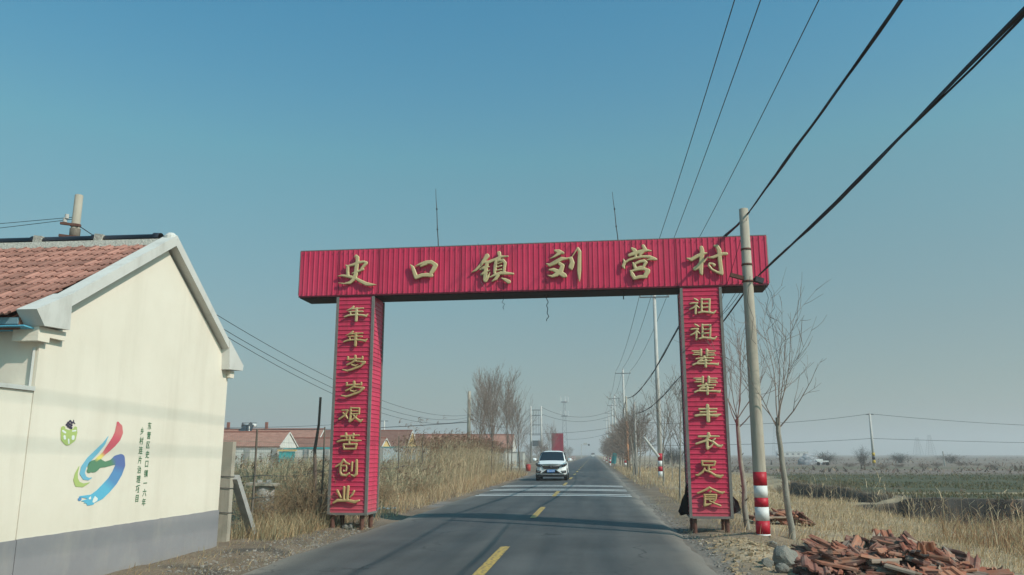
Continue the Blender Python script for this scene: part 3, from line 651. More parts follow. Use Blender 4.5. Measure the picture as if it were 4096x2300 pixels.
logo([[(868,130,12,CR),(885,190,36,RD),(882,260,45,RD),(852,330,46,CR),(800,400,40,CR),(740,470,30,CR),(695,520,20,RD),(655,560,20,YE),(620,592,22,YE),(590,640,30,GN)],
      [(500,745,25,GN),(560,690,62,GN),(620,655,48,GN),(700,668,28,GN),(780,645,30,GN),(850,610,50,BL),(900,595,50,BL),(900,680,55,BL),(860,780,58,MBL),(800,880,58,MBL),(720,970,60,CY),(640,1050,58,CY),(560,1100,50,CY),(510,1140,40,CY)],
      [(510,1085,22,CY),(375,1080,4,CY)],[(500,1130,18,CY),(400,1138,3,CY)],[(510,1150,16,CY),(430,1162,3,CY)],[(540,1160,22,CY),(475,1193,4,CY)],[(378,1113,18,MBL)]], 'logo_ribbon', 1)
logo([[(745,305,3,LC),(690,400,18,LC),(600,500,27,LC),(500,600,30,LC),(430,700,30,LC),(410,780,28,LC),(440,840,22,LC),(490,855,14,LC),(535,838,3,LC)]], 'logo_crescent', 1)
logo([[(370,690,3,LG),(335,780,15,LG),(325,860,25,LG),(350,920,30,LG),(420,935,20,LG),(505,900,3,LG)]], 'logo_crescent', 1)
logo([[(165,200,22,LG),(170,260,30,LG),(190,330,45,LG),(225,370,45,LG),(270,330,50,LG),(305,260,35,LG),(322,200,18,LG)],[(200,260,40,LG),(240,290,60,LG),(270,250,30,LG)]], 'logo_bowl', 1)
logo([[(x, y, 13, PU)] for x, y in ((230,130),(255,110),(277,130),(212,155),(248,152),(272,165),(230,178),(250,190),(270,200))]+[[(275,130,5,PU),(300,130,5,PU),(298,98,5,PU)],[(300,128,5,PU),(315,142,5,PU)]], 'logo_grapes', 1)
for q_ in ([(160,235,10,WH),(190,258,10,WH)],[(285,238,8,WH),(322,232,9,WH)],[(180,305,12,WH),(185,335,12,WH)],[(292,310,16,WH),(290,335,16,WH)],[(232,345,8,WH),(236,395,8,WH)]): logo([q_], 'logo_mark', 2)
logo([[(575,1120,28,WH),(560,1140,18,WH),(600,1110,8,WH),(572,1085,8,WH)],[(508,1102,15,WH),(515,1085,6,WH)]], 'logo_flowers', 2)
M_green = mat('green lettering paint', (.045, .16, .075), .8, .3, 25)
def text_me(s, bold=.012):
    c = bpy.data.curves.new('txt', 'FONT'); c.body = s; c.align_x = 'CENTER'; c.align_y = 'CENTER'; c.offset = bold; c.resolution_u = 2
    o = bpy.data.objects.new('txt', c); col.objects.link(o); bpy.context.view_layer.update()
    me = bpy.data.meshes.new_from_object(o.evaluated_get(bpy.context.evaluated_depsgraph_get()))
    bpy.data.objects.remove(o); bpy.data.curves.remove(c)
    bm = bmesh.new(); bm.from_mesh(me); xs_ = [v.co.x for v in bm.verts]; ys_ = [v.co.y for v in bm.verts]
    cx, cy = (min(xs_)+max(xs_))/2, (min(ys_)+max(ys_))/2
    for v in bm.verts: v.co.x -= cx; v.co.y -= cy
    bm.to_mesh(me); bm.free(); return me
def wall_text(s, x0, y0, x1, y1, size):
    for i, ch in enumerate(s):
        k = i/(len(s)-1); p = onx(200+(x0+(x1-x0)*k)*.3111, 1650+(y0+(y1-y0)*k)*.3111, HX)
        o = mk('painted_character', text_me(ch), M_green, house)
        o.location = p-HO+Vector((.0045, 0, 0)); o.rotation_euler = (math.pi/2, 0, math.pi/2); o.scale = (size*.95, size*1.02, 1)
wall_text('东营区史口镇一六年', 1278, 170, 1203, 1152, .108)
wall_text('乡村连片治理项目', 1182, 238, 1116, 1105, .108)
# ================================================================== CONCRETE FENCE POST WITH BRACE, FENCE
po = Vector((-6.52, 14.15, 0))
fp = thing('fence_post', po, 'square concrete fence post with slanting brace beside the house corner', 'fence post')
MB().box((0, 0, .72), (.20, .14, 2.0)).build('post', M_conc, fp)
MB().bar((.12, .06, 1.10), (.14, 1.02, -.06), .13, .12).build('brace', M_conc2, fp)
for z in (.5, .92, 1.12): MB().tube([(-.11, -.08, z), (.11, -.085, z-.01), (.115, .08, z-.015)], .006, 4).build('wire_tie', M_wire, fp)
fence = thing('wire_fence', (-6.75, 14.3, 0), 'green square mesh fence along the reeds left of the road', 'fence')
FO = Vector((-6.75, 14.3, 0))
M_mesh = mat('green coated wire', (.13, .17, .12), .7, .2, 4)
fx = lambda y: -6.75-.018*(y-14.3)
posts = [15.9, 20.3, 24.5, 29, 33.5]
for i, y in enumerate(posts):
    h = 2.0+.25*math.sin(i*2.3)
    MB().tube([(fx(y), y, -.3), (fx(y)+.03, y, h*.5), (fx(y)+.02, y, h)], [.025, .022, .018], 6).build('post', M_bark, fence, off=FO)
for z in (.62, 1.05):
    pts = [(fx(y)+.05, y, z+.03*math.sin(y*1.3)) for y in np.arange(14.1, 33.6, .5)]
    MB().tube(pts, .006, 4).build('barbed_wire', M_wire, fence, off=FO)
mw = []; mq = []
def flat_wire(a, b_, wd):
    a = np.array(a, float); b_ = np.array(b_, float); d = b_-a; s = np.array([0, 0, 1.]) if abs(d[2]) < 1e-6 else np.array([0, 1., 0])
    k = len(mw); mw.extend([a-s*wd/2, a+s*wd/2, b_+s*wd/2, b_-s*wd/2]); mq.append((k, k+1, k+2, k+3))
for (y0, y1, zt_) in ((14.35, 15.9, 1.85), (15.9, 20.3, 1.85), (20.3, 24.5, 1.5), (24.5, 29, 1.5)):
    for y in np.arange(y0, y1, .11): flat_wire((fx(y), y, .1), (fx(y), y, zt_), .005)
    for z in np.arange(.1, zt_, .11): flat_wire((fx(y0), y0, z), (fx(y1), y1, z), .005)
mk('mesh_panel', mesh('mesh_panel', [p-np.array(FO) for p in mw], mq), M_mesh, fence, kind='stuff')
# dark branch post beside the gate
o = MB().tube([(0, 0, -.3), (.02, 0, 1.0), (-.02, 0, 1.6), (.05, 0, 2.2), (.06, 0, 2.85)], [.05, .045, .04, .032, .03], 7).build('wooden_post', M_twig)
o.location = (-6.6, 19.0, 0); tag(o, 'crooked dark wooden post just left of the gate\'s left pillar', 'post')
# concrete pedestal with slab cap in the reeds
ped = thing('concrete_pedestal', (-6.98, 17.0, 0), 'concrete pedestal with a slab cap standing in the reeds behind the fence', 'pedestal')
MB().lathe([(.21, -.3), (.205, .82), (.19, .84)], 14).build('shaft', M_conc2, ped, True)
MB().box((-.04, 0, .875), (.62, .5, .05), (0, .03, .2)).build('slab_cap', M_conc, ped)
for a, z in ((.08, .91), (-.12, .905)): MB().box((a, 0, z+.03), (.1, .12, .06), (0, 0, .5)).build('bolt_block', M_conc2, ped)
# ================================================================== POLES
def zof(xp, yp, Y): return ony(xp, yp, Y).z
bands_px = [1887, 1942, 1990, 2027, 2082, 2135, 2168]
def banded(root, r0, zs, parentname='band'):
    for i in range(len(zs)-1):
        a, b_ = zs[i+1], zs[i]
        MB().lathe([(r0(a)+.003, a+.001), (r0(b_)+.003, b_-.001)], 20).build('painted_band', (M_redp, M_whtp)[i % 2], root, True)
sp = Vector((2.99, 15.35, gz(2.99, 15.35)))
pole = thing('utility_pole', (sp.x, sp.y, 0), 'concrete utility pole with red and white bands before the gate\'s right end', 'utility pole')
TOPZ = 6.16
pr = lambda z: .124-.038*z/TOPZ
lean = .01
MB().lathe([(pr(-.4), -.4), (pr(0), 0), (pr(2), 2), (pr(4), 4), (pr(TOPZ), TOPZ), (pr(TOPZ)*.8, TOPZ+.01)], 24).build('shaft', M_conc, pole, True)
banded(pole, pr, [zof(3050, y, 15.35) for y in bands_px[:-1]]+[-.02])
for z, rr in ((4.72, 1.07), (5.35, 1.02), (5.05, 1.03)): MB().lathe([(pr(z)*rr+.006, z-.02), (pr(z)*rr+.008, z), (pr(z)*rr+.006, z+.02)], 20).build('clamp_ring', M_rust, pole, True)
MB().box((-.2, -.02, 4.82), (.26, .08, .07), (0, .3, 0)).build('bracket', M_rust, pole)
MB().box((.2, -.03, 4.74), (.16, .1, .1), (0, .3, .2)).build('cable_clamp', M_black, pole)
MB().tube([(.02, -.14, 4.8), (-.06, -.15, 4.3), (.03, -.15, 4.0), (-.03, -.155, 3.6), (.05, -.155, 3.5)], .004, 4).build('loose_strand', M_wire, pole)
MB().tube([(.28, 0, 4.7), (.36, 0, 4.4), (.30, 0, 4.15), (.40, 0, 3.9), (.45, 0, 3.3), (.5, 0, 2.9)], .004, 4).build('loose_strand', M_wire, pole)
MB().tube([(.30, 0, 4.7), (.42, 0, 4.5), (.46, 0, 4.2), (.34, 0, 4.05), (.52, 0, 3.95)], .004, 4).build('loose_strand', M_wire, pole)
def mvpole(x, y, h, label, bands=True, r=.16, wrap=False, arm=1.9, two=False, m=None):
    p = thing('power_pole', (x, y, 0), label, 'power pole', 'power poles along the right side of the road')
    q_ = lambda z: r-.06*z/h
    MB().lathe([(q_(-.3), -.3), (q_(h*.5), h*.5), (q_(h), h)], 14).build('shaft', m or M_polew, p, True)
    if arm:
        MB().box((0, -.1, h-.45), (arm, .07, .08)).build('crossarm', M_steel, p)
        for u in (-arm/2+.04, arm/2-.04): MB().lathe([(.03, 0), (.045, .08), (.03, .12), (.05, .2), (.02, .26)], 8, (u, -.1, h-.41)).build('insulator', M_polew, p, True)
        MB().lathe([(.03, 0), (.05, .1), (.03, .14), (.05, .22), (.02, .28)], 8, (0, 0, h)).build('insulator', M_polew, p, True)
    if bands: banded(p, q_, [1.55, 1.1, .75, .45, .1][:5])
    if wrap: MB().lathe([(q_(.9)+.03, .9), (q_(2)+.035, 2.2), (q_(4.6)+.03, 4.7)], 14).build('orange_wrap', M_orange, p, True)
    return p
M_orange = mat('faded orange wrap', (.50, .24, .13), .8, .3, 9, .3)
P2 = (4.15, 52.3, 12.0)
mvpole(*P2, 'tall pale power pole with red and white base seen through the gate')
PA = [(3.9, 103, 12.0), (4.0, 150, 12.0), (4.0, 172, 12), (3.9, 205, 12.0), (4, 250, 12)]
lab = ['pale power pole with T crossarm and orange wrapped foot behind roadside trees', 'second T crossarm power pole down the road, above the trees', 'third T crossarm power pole down the road', 'fourth T crossarm power pole, far down the road', 'farthest T crossarm power pole down the road']
for i, (a, l) in enumerate(zip(PA, lab)): mvpole(*a, l, bands=(i == 0), wrap=(i == 0), r=.17)
PB = (3.3, 80.9, zof(2512, 1585, 80.9)); PC = (3.1, 61.5, zof(2543, 1608, 61.5))
mvpole(*PB, 'short concrete pole carrying the thick cable bundle, wrapped in orange below', bands=False, arm=0, r=.14, wrap=True, m=M_conc)
mvpole(*PC, 'short bare concrete pole among the roadside saplings', bands=False, arm=0, r=.13, m=M_conc2)
# leaning prop against the banded pole
o = MB().tube([(4.05, 52.15, 1.35), (3.15, 51.9, 2.55)], [.09, .08], 8).build('prop_pole', M_polew); tag(o, 'pale prop pole slanting against the tall banded power pole', 'prop')
# ------------------------------------------------------------------ wires
def cat(A, B, sag, n=24):
    A, B = Vector(A), Vector(B)
    return [A.lerp(B, k/n)-Vector((0, 0, 4*sag*(k/n)*(1-k/n))) for k in range(n+1)]
def wire(pts, r, label, m=None, name='power_line', group=None, n=5):
    o = MB().tube(pts, r, n).build(name, m or M_wire); tag(o, label, 'wire', group); return o
att = [(P2[0]-.91, P2[1]-.1, P2[2]-.14), (P2[0], P2[1], P2[2]+.25), (P2[0]+.91, P2[1]-.1, P2[2]-.14)]
tops = [(2931, 0), (3034, 0), (3264, 0)]
nm = ['leftmost', 'middle', 'rightmost']
for i in range(3):
    B = onz(*tops[i], 11.15); A = Vector(att[i]); d = (B-A); E_ = A+d*1.55+Vector((0, 0, .6))
    wire(cat(A, E_, .55, 30), .0125, nm[i]+' of the three high power lines rising over the gate to the top edge')
    prev = att[i]
    for j, p in enumerate(PA):
        nx_ = (p[0]+(-.91, 0, .91)[i], p[1], p[2]+(-.14, .25, -.14)[i])
        if j in (0, 1, 3): wire(cat(prev, nx_, .7), .016, nm[i]+' high power line between the far poles, span %s from the gate' % ('first', 'second', '', 'third')[j]); prev = nx_
def bundle(name, paths, label, ns, amp, r):
    root = thing(name, paths[0], label, 'cable')
    O = Vector(paths[0])
    P = [Vector(p) for p in paths]
    for s in range(ns):
        ph = rs.rand(4)*6.28; a = amp*(.3+.7*rs.rand())
        pts = []
        for k, p in enumerate(P):
            e = min(1, k/3, (len(P)-1-k)/3)
            pts.append(p-O+Vector((math.sin(k*.9+ph[0])*a+math.sin(k*.37+ph[1])*a, 0, math.sin(k*.7+ph[2])*a*.8+math.sin(k*.31+ph[3])*a))*(.25+.75*e))
        MB().tube(pts, r*(.7+.6*rs.rand()), 5).build('strand', M_black, root)
    return root
b1 = cat((3.22, -20, 6.6), (3.06, 15.2, 6.05), .42, 50)
bundle('cable_bundle', b1, 'upper thick black cable bundle running overhead to the top of the banded pole', 6, .014, .0095)
b1b = [(3.06, 15.2, 6.05), (2.98, 16.0, 6.03), (2.90, 16.8, 6.06), (2.88, 17.3, 6.07), (2.86, 17.8, 6.06)]+[tuple(p) for p in cat((2.86, 18.2, 6.03), (PB[0], PB[1]-.15, PB[2]-.15), .95, 24)]
bundle('cable_bundle', b1b, 'black cable bundle lying over the gate beam and sagging away to the far pole', 5, .022, .014)
b2 = cat((3.25, -18, 5.9), (3.16, 15.2, 4.80), .55, 46)
bundle('cable_bundle', b2, 'lower thick black cable bundle overhead, clamped to the middle of the banded pole', 7, .016, .0095)
b2b = cat((3.1, 15.3, 4.78), (PC[0], PC[1]-.15, zof(2545, 1655, 61.5)), .62, 30)
bundle('cable_bundle', b2b, 'thin black cables passing under the gate beam behind its right pillar', 4, .03, .009)
bundle('cable_bundle', cat((PB[0], PB[1]-.1, PB[2]-.2), (3.4, 160, 3.2), 1.2, 16), 'black cable dropping from the orange wrapped pole into the roadside trees', 2, .02, .02)
for i, (A, B, sg) in enumerate([((3.02, 15.2, 5.95), (2.75, 17.6, 4.55), .05), ((2.95, 15.25, 4.7), (2.62, 17.9, 4.35), .12), ((2.9, 15.3, 4.75), (2.5, 18.6, 4.15), .1)]):
    wire(cat(A, B, sg, 10), .005, ['thin wire running down from the banded pole top across the beam', 'thin wire looping below the clamp on the banded pole', 'lowest thin wire slanting from the banded pole behind the right pillar'][i], M_black, 'thin_wire')
# pole behind the house and village wires
LP = Vector((ony(303, 900, 18.0).x, 18.0, 0)); ltz = zof(305, 782, 18)
lp = thing('utility_pole', LP, 'concrete pole with insulator brackets rising behind the tiled roof', 'utility pole')
MB().lathe([(.15, -.3), (.095, ltz), (.08, ltz+.01)], 18).build('shaft', M_conc, lp, True)
for z in (zof(303, 902, 18), zof(303, 950, 18)):
    MB().box((-.08, -.12, z), (.42, .06, .06), (0, .08, .3)).build('bracket', M_rust, lp)
    MB().lathe([(.125, z-.025), (.125, z+.025)], 14).build('clamp', M_rust, lp)
zz = zof(303, 885, 18)
for dx, dz in ((-.2, 0), (-.16, .09)): MB().tube([(dx, -.14, zz+dz-.06), (dx, -.14, zz+dz+.05)], [.05, .045], 8).build('insulator', M_polew, lp)
MB().lathe([(.12, zz-.5), (.125, zz-.2)], 14).build('tape_wrap', M_bark, lp, True)
LQ = Vector((-10.5, 68.5, 0))
lq = thing('utility_pole', LQ, 'weathered village pole rising over the reeds left of the bare trees', 'utility pole')
zq = zof(1875, 1565, 68.5)
MB().lathe([(.19, -.3), (.13, zq)], 12).build('shaft', M_conc, lq, True)
for z in (zq-2.0, zq-2.4): MB().box((.12, 0, z), (.5, .08, .07)).build('bracket', M_rust, lq)
for i, (px_, py_) in enumerate(((318, 905), (320, 950), (312, 960))):
    A = ony(px_, py_, 18.0); wire(cat(A, (LQ.x, LQ.y, zq-2.0-.2*i), 1.5+.15*i, 30), .011, ['upper', 'middle', 'lower'][i]+' wire sagging from the house pole to the village pole', name='overhead_wire')
A = ony(300, 868, 18.0)
wire(cat(A, A+Vector((-14, 1, -.1)), .1, 8), .008, 'upper wire leaving the roof pole to the left edge', name='overhead_wire')
wire(cat(A-Vector((0, 0, .05)), A+Vector((-14, 1.5, -.4)), .1, 8), .008, 'lower wire leaving the roof pole to the left edge', name='overhead_wire')
# twin pole with crossbars
hp = thing('twin_pole', (-10.2, 146, 0), 'twin concrete poles joined by crossbars left of the white car', 'power pole')
d = (2178-2137)/F*146
for s in (-d/2, d/2): MB().lathe([(.2, -.3), (.14, 10.0)], 10, (s, 0, 0)).build('shaft', M_polew, hp, True)
for z in (9.3, 8.35, 6.65, 4.9): MB().box((0, 0, z), (d+.5, .1, .12)).build('crossbar', M_steel, hp)
for s in (-.5, 0, .5): MB().tube([(s, 0, 4.9), (s, 0, 9.3)], .025, 4).build('drop_wire', M_steel, hp)
MB().box((0, 0, 3.4), (1.3, .8, 1.0)).build('transformer', M_steel, hp)
def two(A, B, sg, l): wire(cat(A, B, sg), .028, l, name='overhead_wire')
two((-9.2, 146, 9.8), (3.9, 150, 9.6), 1.6, 'upper wire crossing the road from the twin pole')
two((-9.2, 146, 8.6), (3.9, 150, 8.6), 1.3, 'middle wire crossing the road from the twin pole')
two((-14, 150, 5.4), (3.5, 150, 6.3), .5, 'low wire crossing the road before the red board')
two((-6, 170, 4.6), (3.5, 175, 6.0), .5, 'lowest wire crossing the far road')
two((LQ.x, LQ.y, zq-2.3), (-10.9, 146, 8.3), 1.3, 'wire from the village pole to the twin pole')
two((LQ.x, LQ.y, zq-2.6), (-60, 95, 5.9), 1.0, 'long wire over the village roofs towards the left')
sq = thing('village_light_pole', (ony(998, 1700, 100).x, 100, 0), 'thin pale pole with small crossarm behind the village roofs', 'utility pole')
MB().lathe([(.1, 0), (.08, zof(998, 1690, 100))], 8).build('shaft', M_polew, sq, True); MB().box((0, 0, zof(998, 1692, 100)), (1.9, .08, .08)).build('crossarm', M_steel, sq)
sq = thing('village_light_pole', (ony(1537, 1700, 120).x, 120, 0), 'thin pale pole just right of the gate\'s left pillar', 'utility pole')
MB().lathe([(.14, 0), (.11, zof(1537, 1683, 120))], 8).build('shaft', M_polew, sq, True); MB().box((0, 0, zof(1537, 1684, 120)), (1.2, .08, .08)).build('crossarm', M_steel, sq)
two((-60, 100, zof(700, 1700, 100)), (ony(1537, 1683, 120).x, 120, zof(1537, 1684, 120)), .6, 'wire running over the village roofs behind the left pillar')
# field pole, its wires, lattice pylons
FB = onz(3497, 1862, 0); fpz = zof(3475, 1655, FB.y)
fpole = thing('field_pole', (FB.x, FB.y, 0), 'lone pale pole with black and yellow foot out in the field', 'power pole')
MB().lathe([(.2, -.3), (.13, fpz)], 12).build('shaft', M_polew, fpole, True); MB().box((0, 0, fpz-.1), (1.0, .1, .1)).build('crossarm', M_steel, fpole)
for i, z in enumerate((.3, .8, 1.3)): MB().lathe([(.215, z), (.21, z+.4)], 12).build('painted_band', (mat('band yellow', (.5, .33, .03), .7), M_black)[i % 2], fpole, True)
two((FB.x, FB.y, fpz), (4.0, 103, 5.6), .9, 'wire from the field pole back towards the road')
two((FB.x, FB.y, fpz), (FB.x+75, FB.y+5, fpz-.2), 1.9, 'wire from the field pole to the right edge')
two((FB.x, FB.y, fpz*.52), (4.0, 103, 2.6), .3, 'lower thin wire from the field pole towards the road')
two((FB.x, FB.y, fpz*.52), (FB.x+75, FB.y+5, fpz*.42), .5, 'lower thin wire from the field pole to the right edge')
def lattice(x, y, h, wb, label, cat_, heads=True, name='lattice_pylon'):
    t_ = thing(name, (x, y, 0), label, cat_)
    wt = wb*.25; k = 10; lv = [(h*i/k, wb+(wt-wb)*i/k) for i in range(k+1)]
    lg = MB(); br = MB(); rr = .12
    for sx, sy in ((-1, -1), (1, -1), (1, 1), (-1, 1)):
        MB().tube([(sx*wb/2, sy*wb/2, -.5), (sx*wt/2, sy*wt/2, h)], rr, 4).build('leg', M_steel, t_)
    for (z0, w0), (z1, w1) in zip(lv[:-1], lv[1:]):
        for sx in (-1, 1):
            br.bar((-w0/2, sx*w0/2, z0), (w1/2, sx*w1/2, z1), .1, .1); br.bar((w0/2, sx*w0/2, z0), (-w1/2, sx*w1/2, z1), .1, .1)
    br.build('bracing', M_steel, t_, kind='stuff')
    return t_
tw = lattice(ony(2258, 1700, 640).x, 640, zof(2258, 1605, 640), 5, 'tall telecom mast with two antenna platforms far down the road', 'tower', name='telecom_tower')
hz = zof(2258, 1605, 640)
for z in (hz-1, hz-12):
    MB().lathe([(1.5, z-.3), (3.0, z+.4), (3.0, z+.8), (1.5, z+.8)], 10).build('platform', M_steel, tw)
    for a in range(5): MB().box((3.2*math.cos(a*1.26), 3.2*math.sin(a*1.26), z+2.5), (.7, .5, 4)).build('antenna', M_whtp, tw)
for i, (px_, top) in enumerate(((3107, 1695), (3672, 1750), (3722, 1740))):
    lattice(ony(px_, 1800, 850).x, 850, zof(px_, top, 850), 8, ['faint lattice pylon on the horizon beside the near sapling', 'shorter of the two faint pylons right of the field pole', 'taller of the two faint pylons right of the field pole'][i], 'pylon')
# ================================================================== VILLAGE HOUSES
M_vroof = mat('far tiled roof', (.23, .11, .082), .9, .25, 1.6, .0, rnd=.3, c2=(.34, .18, .135), stretch=(1, 1, 3))
M_vwall = mat('pale village wall', (.60, .58, .53), .9, .12, 1, rnd=.06)
M_vyel = mat('yellow village gable', (.66, .47, .20), .9, .1, 1)
M_vteal = mat('teal fascia', (.06, .34, .35), .6, .2, 2)
M_glass = mat('dark window glass', (.02, .025, .03), .15, .1, 1, spec=.6)
M_brick = mat('red brick', (.24, .09, .06), .9, .2, 5)
def vhouse(x1, y, ln, dep, ez, rz, wallm, label, heater=None, chim=(), windows=(), teal=False):
    """ridge along X; gable at x1 faces the road; ln metres to the left; y = front wall"""
    x1 = ony(x1, 1780, y+dep*.9).x
    h = thing('village_house', (x1, y, 0), label, 'house', 'village houses beyond the reeds')
    yp = dep/2
    for xx in (0, -ln+.2): MB().poly([(xx, 0, -.3), (xx, dep, -.3), (xx, dep, ez), (xx, yp, rz-.12), (xx, 0, ez)], (-.2, 0, 0)).build('gable_wall', wallm, h)
    MB().bbox(-ln, -.2, 0, .2, -.3, ez).build('front_wall', M_vwall, h); MB().bbox(-ln, -.2, dep-.2, dep, -.3, ez).build('rear_wall', M_vwall, h)
    k = (rz-ez)/yp; o_ = .35
    rf = MB().poly([(.07, -o_, ez-o_*k+.06), (.07, yp, rz+.02), (.07, dep+o_, ez-o_*k+.06), (.07, dep+o_, ez-o_*k-.08), (.07, yp, rz-.12), (.07, -o_, ez-o_*k-.08)], (-ln-.3, 0, 0)).build('roof', M_vroof, h)
    # courses of tiles as low steps on the side that is seen
    cs = MB(); nrow = 12
    for i in range(nrow):
        s0 = i/nrow; y0 = -o_+(yp+o_)*s0; y1 = y0+(yp+o_)/nrow*1.05
        z0 = ez-o_*k+.06+(y0+o_)*k; z1 = z0+(y1-y0)*k
        cs.poly([(.05, y0, z0+.045), (.05, y1, z1+.012), (.05, y1, z1-.01), (.05, y0, z0-.01)], (-ln-.2, 0, 0))
    cs.build('tile_courses', M_vroof, rf, kind='stuff')
    MB().tube([(.07, yp, rz+.08), (-ln-.25, yp, rz+.08)], .13, 6).build('ridge', M_brick, rf)
    rk = MB()
    for a, b_ in (((.09, -o_, ez-o_*k+.02), (.09, yp, rz+.0)), ((.09, yp, rz+.0), (.09, dep+o_, ez-o_*k+.02))): MB().bar(a, b_, .06, .17).build('rake_board', M_vwall, rf)
    if heater:
        for hx, s_ in heater:
            sy = yp*s_; sz = ez+(sy)*k+.12
            t_ = MB().box((hx, sy-.9, sz-.42*k-.1+.35), (1.7, 1.8, .08), (math.atan(k)+.25, 0, 0)).build('solar_panel', M_dk2, h)
            MB().tube([(hx-.95, sy+.15, sz+.55), (hx+.95, sy+.15, sz+.55)], .26, 10).build('solar_tank', M_whtp, h, True)
    for cx_ in chim: MB().box((cx_, yp, rz+.55), (.35, .35, 1.1)).build('chimney', M_brick, h)
    for (wx, wz, ww, wh) in windows:
        wnd = MB().box((wx, -.03, wz), (ww+.16, .1, wh+.16)).build('window', M_vwall, h); MB().box((wx, -.09, wz), (ww, .03, wh)).build('pane', M_glass, wnd)
    if teal: MB().bbox(-ln-.2, .2, -o_-.12, -o_-.02, ez-o_*k-.3, ez-o_*k+.02).build('eave_fascia', M_vteal, h)
    return h
M_dk2 = mat('solar collector', (.025, .04, .05), .35, .1, 1, spec=.6)
def hp_(px_, y): return ony(px_, 1780, y).x
W4 = tuple((-2.2-3.4*i, 1.6, 1.5, 1.3) for i in range(6))
vhouse(1180, 92, 27, 5.2, 2.55, 4.05, M_vwall, 'low long house with a white gable and solar heater left of the gate', heater=[(-13.6, .55)], windows=W4)
vhouse(1312, 112, 20, 5.6, 2.9, 5.0, M_vwall, 'taller house with cream gable, solar tank on the ridge and two chimneys', heater=[(-11.2, .98)], chim=(-8.6, -14.4), windows=W4)
vhouse(1556, 100, 14, 4.0, 2.5, 3.45, M_vyel, 'small house with little yellow gable right beside the left pillar', teal=True)
vhouse(1662, 112, 15, 6.2, 2.75, 4.75, M_vyel, 'house with tall yellow gable right of the left pillar', windows=W4[:4])
vhouse(1750, 118, 11, 4.4, 2.7, 3.6, M_vyel, 'house with small yellow gable among the reed plumes', teal=True)
vhouse(1845, 128, 17, 5.2, 2.9, 4.55, M_vwall, 'red roofed house hidden behind the tallest reeds', windows=W4[:4], heater=[(-8, .5)])
vhouse(2062, 120, 13, 5.4, 2.65, 4.3, M_vwall, 'red roofed house with white gable behind the bare trees', windows=W4[:3])
vhouse(1975, 104, 5.5, 5.0, 2.0, 3.3, M_vwall, 'small pale house in front of the red roof behind the bare trees')
# yard walls of the village
def ywall(px0, px1, y, h, label, m, cap=None):
    x0, x1 = hp_(px0, y), hp_(px1, y)
    w_ = thing('yard_wall', ((x0+x1)/2, y, 0), label, 'wall')
    MB().box((0, 0, h/2-.15), (x1-x0, .24, h+.3)).build('wall_body', m, w_); MB().box((0, 0, h+.042), (x1-x0+.1, .34, .08)).build('coping', cap or M_conc2, w_)
    for i in range(3): MB().box(((i-1)*(x1-x0)*.4, -.16, h*.55), (.5, .08, h*.9)).build('pier', M_conc2, w_)
ywall(860, 1130, 74, 2.0, 'whitewashed yard wall behind the reeds left of the gate', M_vwall)
ywall(1130, 1330, 78, 2.0, 'white yard wall with teal coping between reeds and houses', M_vwall, M_vteal)
ywall(1500, 1770, 84, 2.2, 'pale blue white yard wall with teal coping right of the left pillar', mat('pale blue wall', (.50, .56, .58), .9, .1, 1), M_vteal)
ywall(1930, 2100, 92, 1.7, 'pale yard wall behind the bare roadside trees', M_vwall)
g_ = thing('teal_shed_door', (hp_(1150, 73.5), 73.5, 0), 'turquoise gate leaf in the village yard wall', 'door')
MB().box((0, 0, 1.0), (1.5, .08, 1.5)).build('leaf', mat('turquoise paint', (.06, .40, .40), .6, .15, 3), g_); MB().box((0, 0, 1.85), (1.8, .2, .15)).build('lintel', M_vyel, g_)
# loudspeakers on a mast
ls = thing('loudspeaker_mast', (hp_(982, 96), 96, 0), 'mast with two horn loudspeakers over the village roofs', 'loudspeaker')
z = zof(982, 1700, 96)
MB().tube([(0, 0, 0), (0, 0, z)], .06, 6).build('mast', M_wire, ls)
for s in (-.45, .45): MB().tube([(s*.3, 0, z), (s*.8, -.1, z+.02), (s*1.3, -.2, z+.05)], [.06, .12, .3], 10).build('horn', M_wire, ls)
# ================================================================== ROADSIDE THINGS FAR DOWN
rbx = ony(2230, 1770, 150).x
rb = thing('red_board', (rbx, 150, 0), 'big red board standing beyond the bare trees behind the car', 'billboard')
for u in (-.85, .85): MB().tube([(u, .2, -.2), (u, .2, 5)], .07, 8).build('post', M_steel, rb)
MB().box((0, 0, 3.3), (2.15, .2, 3.9)).build('panel', mat('faded red board', (.30, .03, .05), .7, .2, 1), rb)
for u in (-.72, .72): MB().box((u, -.12, 3.2), (.25, .05, 3.4)).build('side_strip', mat('dark red strip', (.30, .02, .05), .6), rb)
for i in range(4): MB().tube([(-.7+.45*i, .1, 5.1), (-.6+.4*i, .1, 5.6)], .03, 4).build('finial', M_whtp, rb)
gan = thing('road_sign_mast', (-4.9, 330, 0), 'cantilever sign mast over the far road', 'road sign')
MB().tube([(0, 0, -.2), (0, 0, 5.4)], .12, 8).build('mast', M_polew, gan); MB().tube([(0, 0, 5.1), (3.2, 0, 5.3)], .09, 6).build('arm', M_polew, gan); MB().box((3.0, 0, 5.2), (.7, .2, .7)).build('signal_box', M_wire, gan); MB().box((1.6, 0, 5.6), (1.4, .1, .7)).build('panel', M_polew, gan)
def bollard0():
    o = thing('marker_post', (0, 0, 0), 'x', 'bollard', 'red and white marker posts along the road')
    for i, (a, b_) in enumerate(((0, .3), (.3, .55), (.55, .8), (.8, 1.0))): MB().lathe([(.09, a-.1 if i == 0 else a+.001), (.09, b_)], 10).build('painted_band', (M_whtp, M_redp)[i % 2], o, True)
    MB().lathe([(.09, 1.0), (.05, 1.04)], 10).build('cap', M_whtp, o, True)
    return o
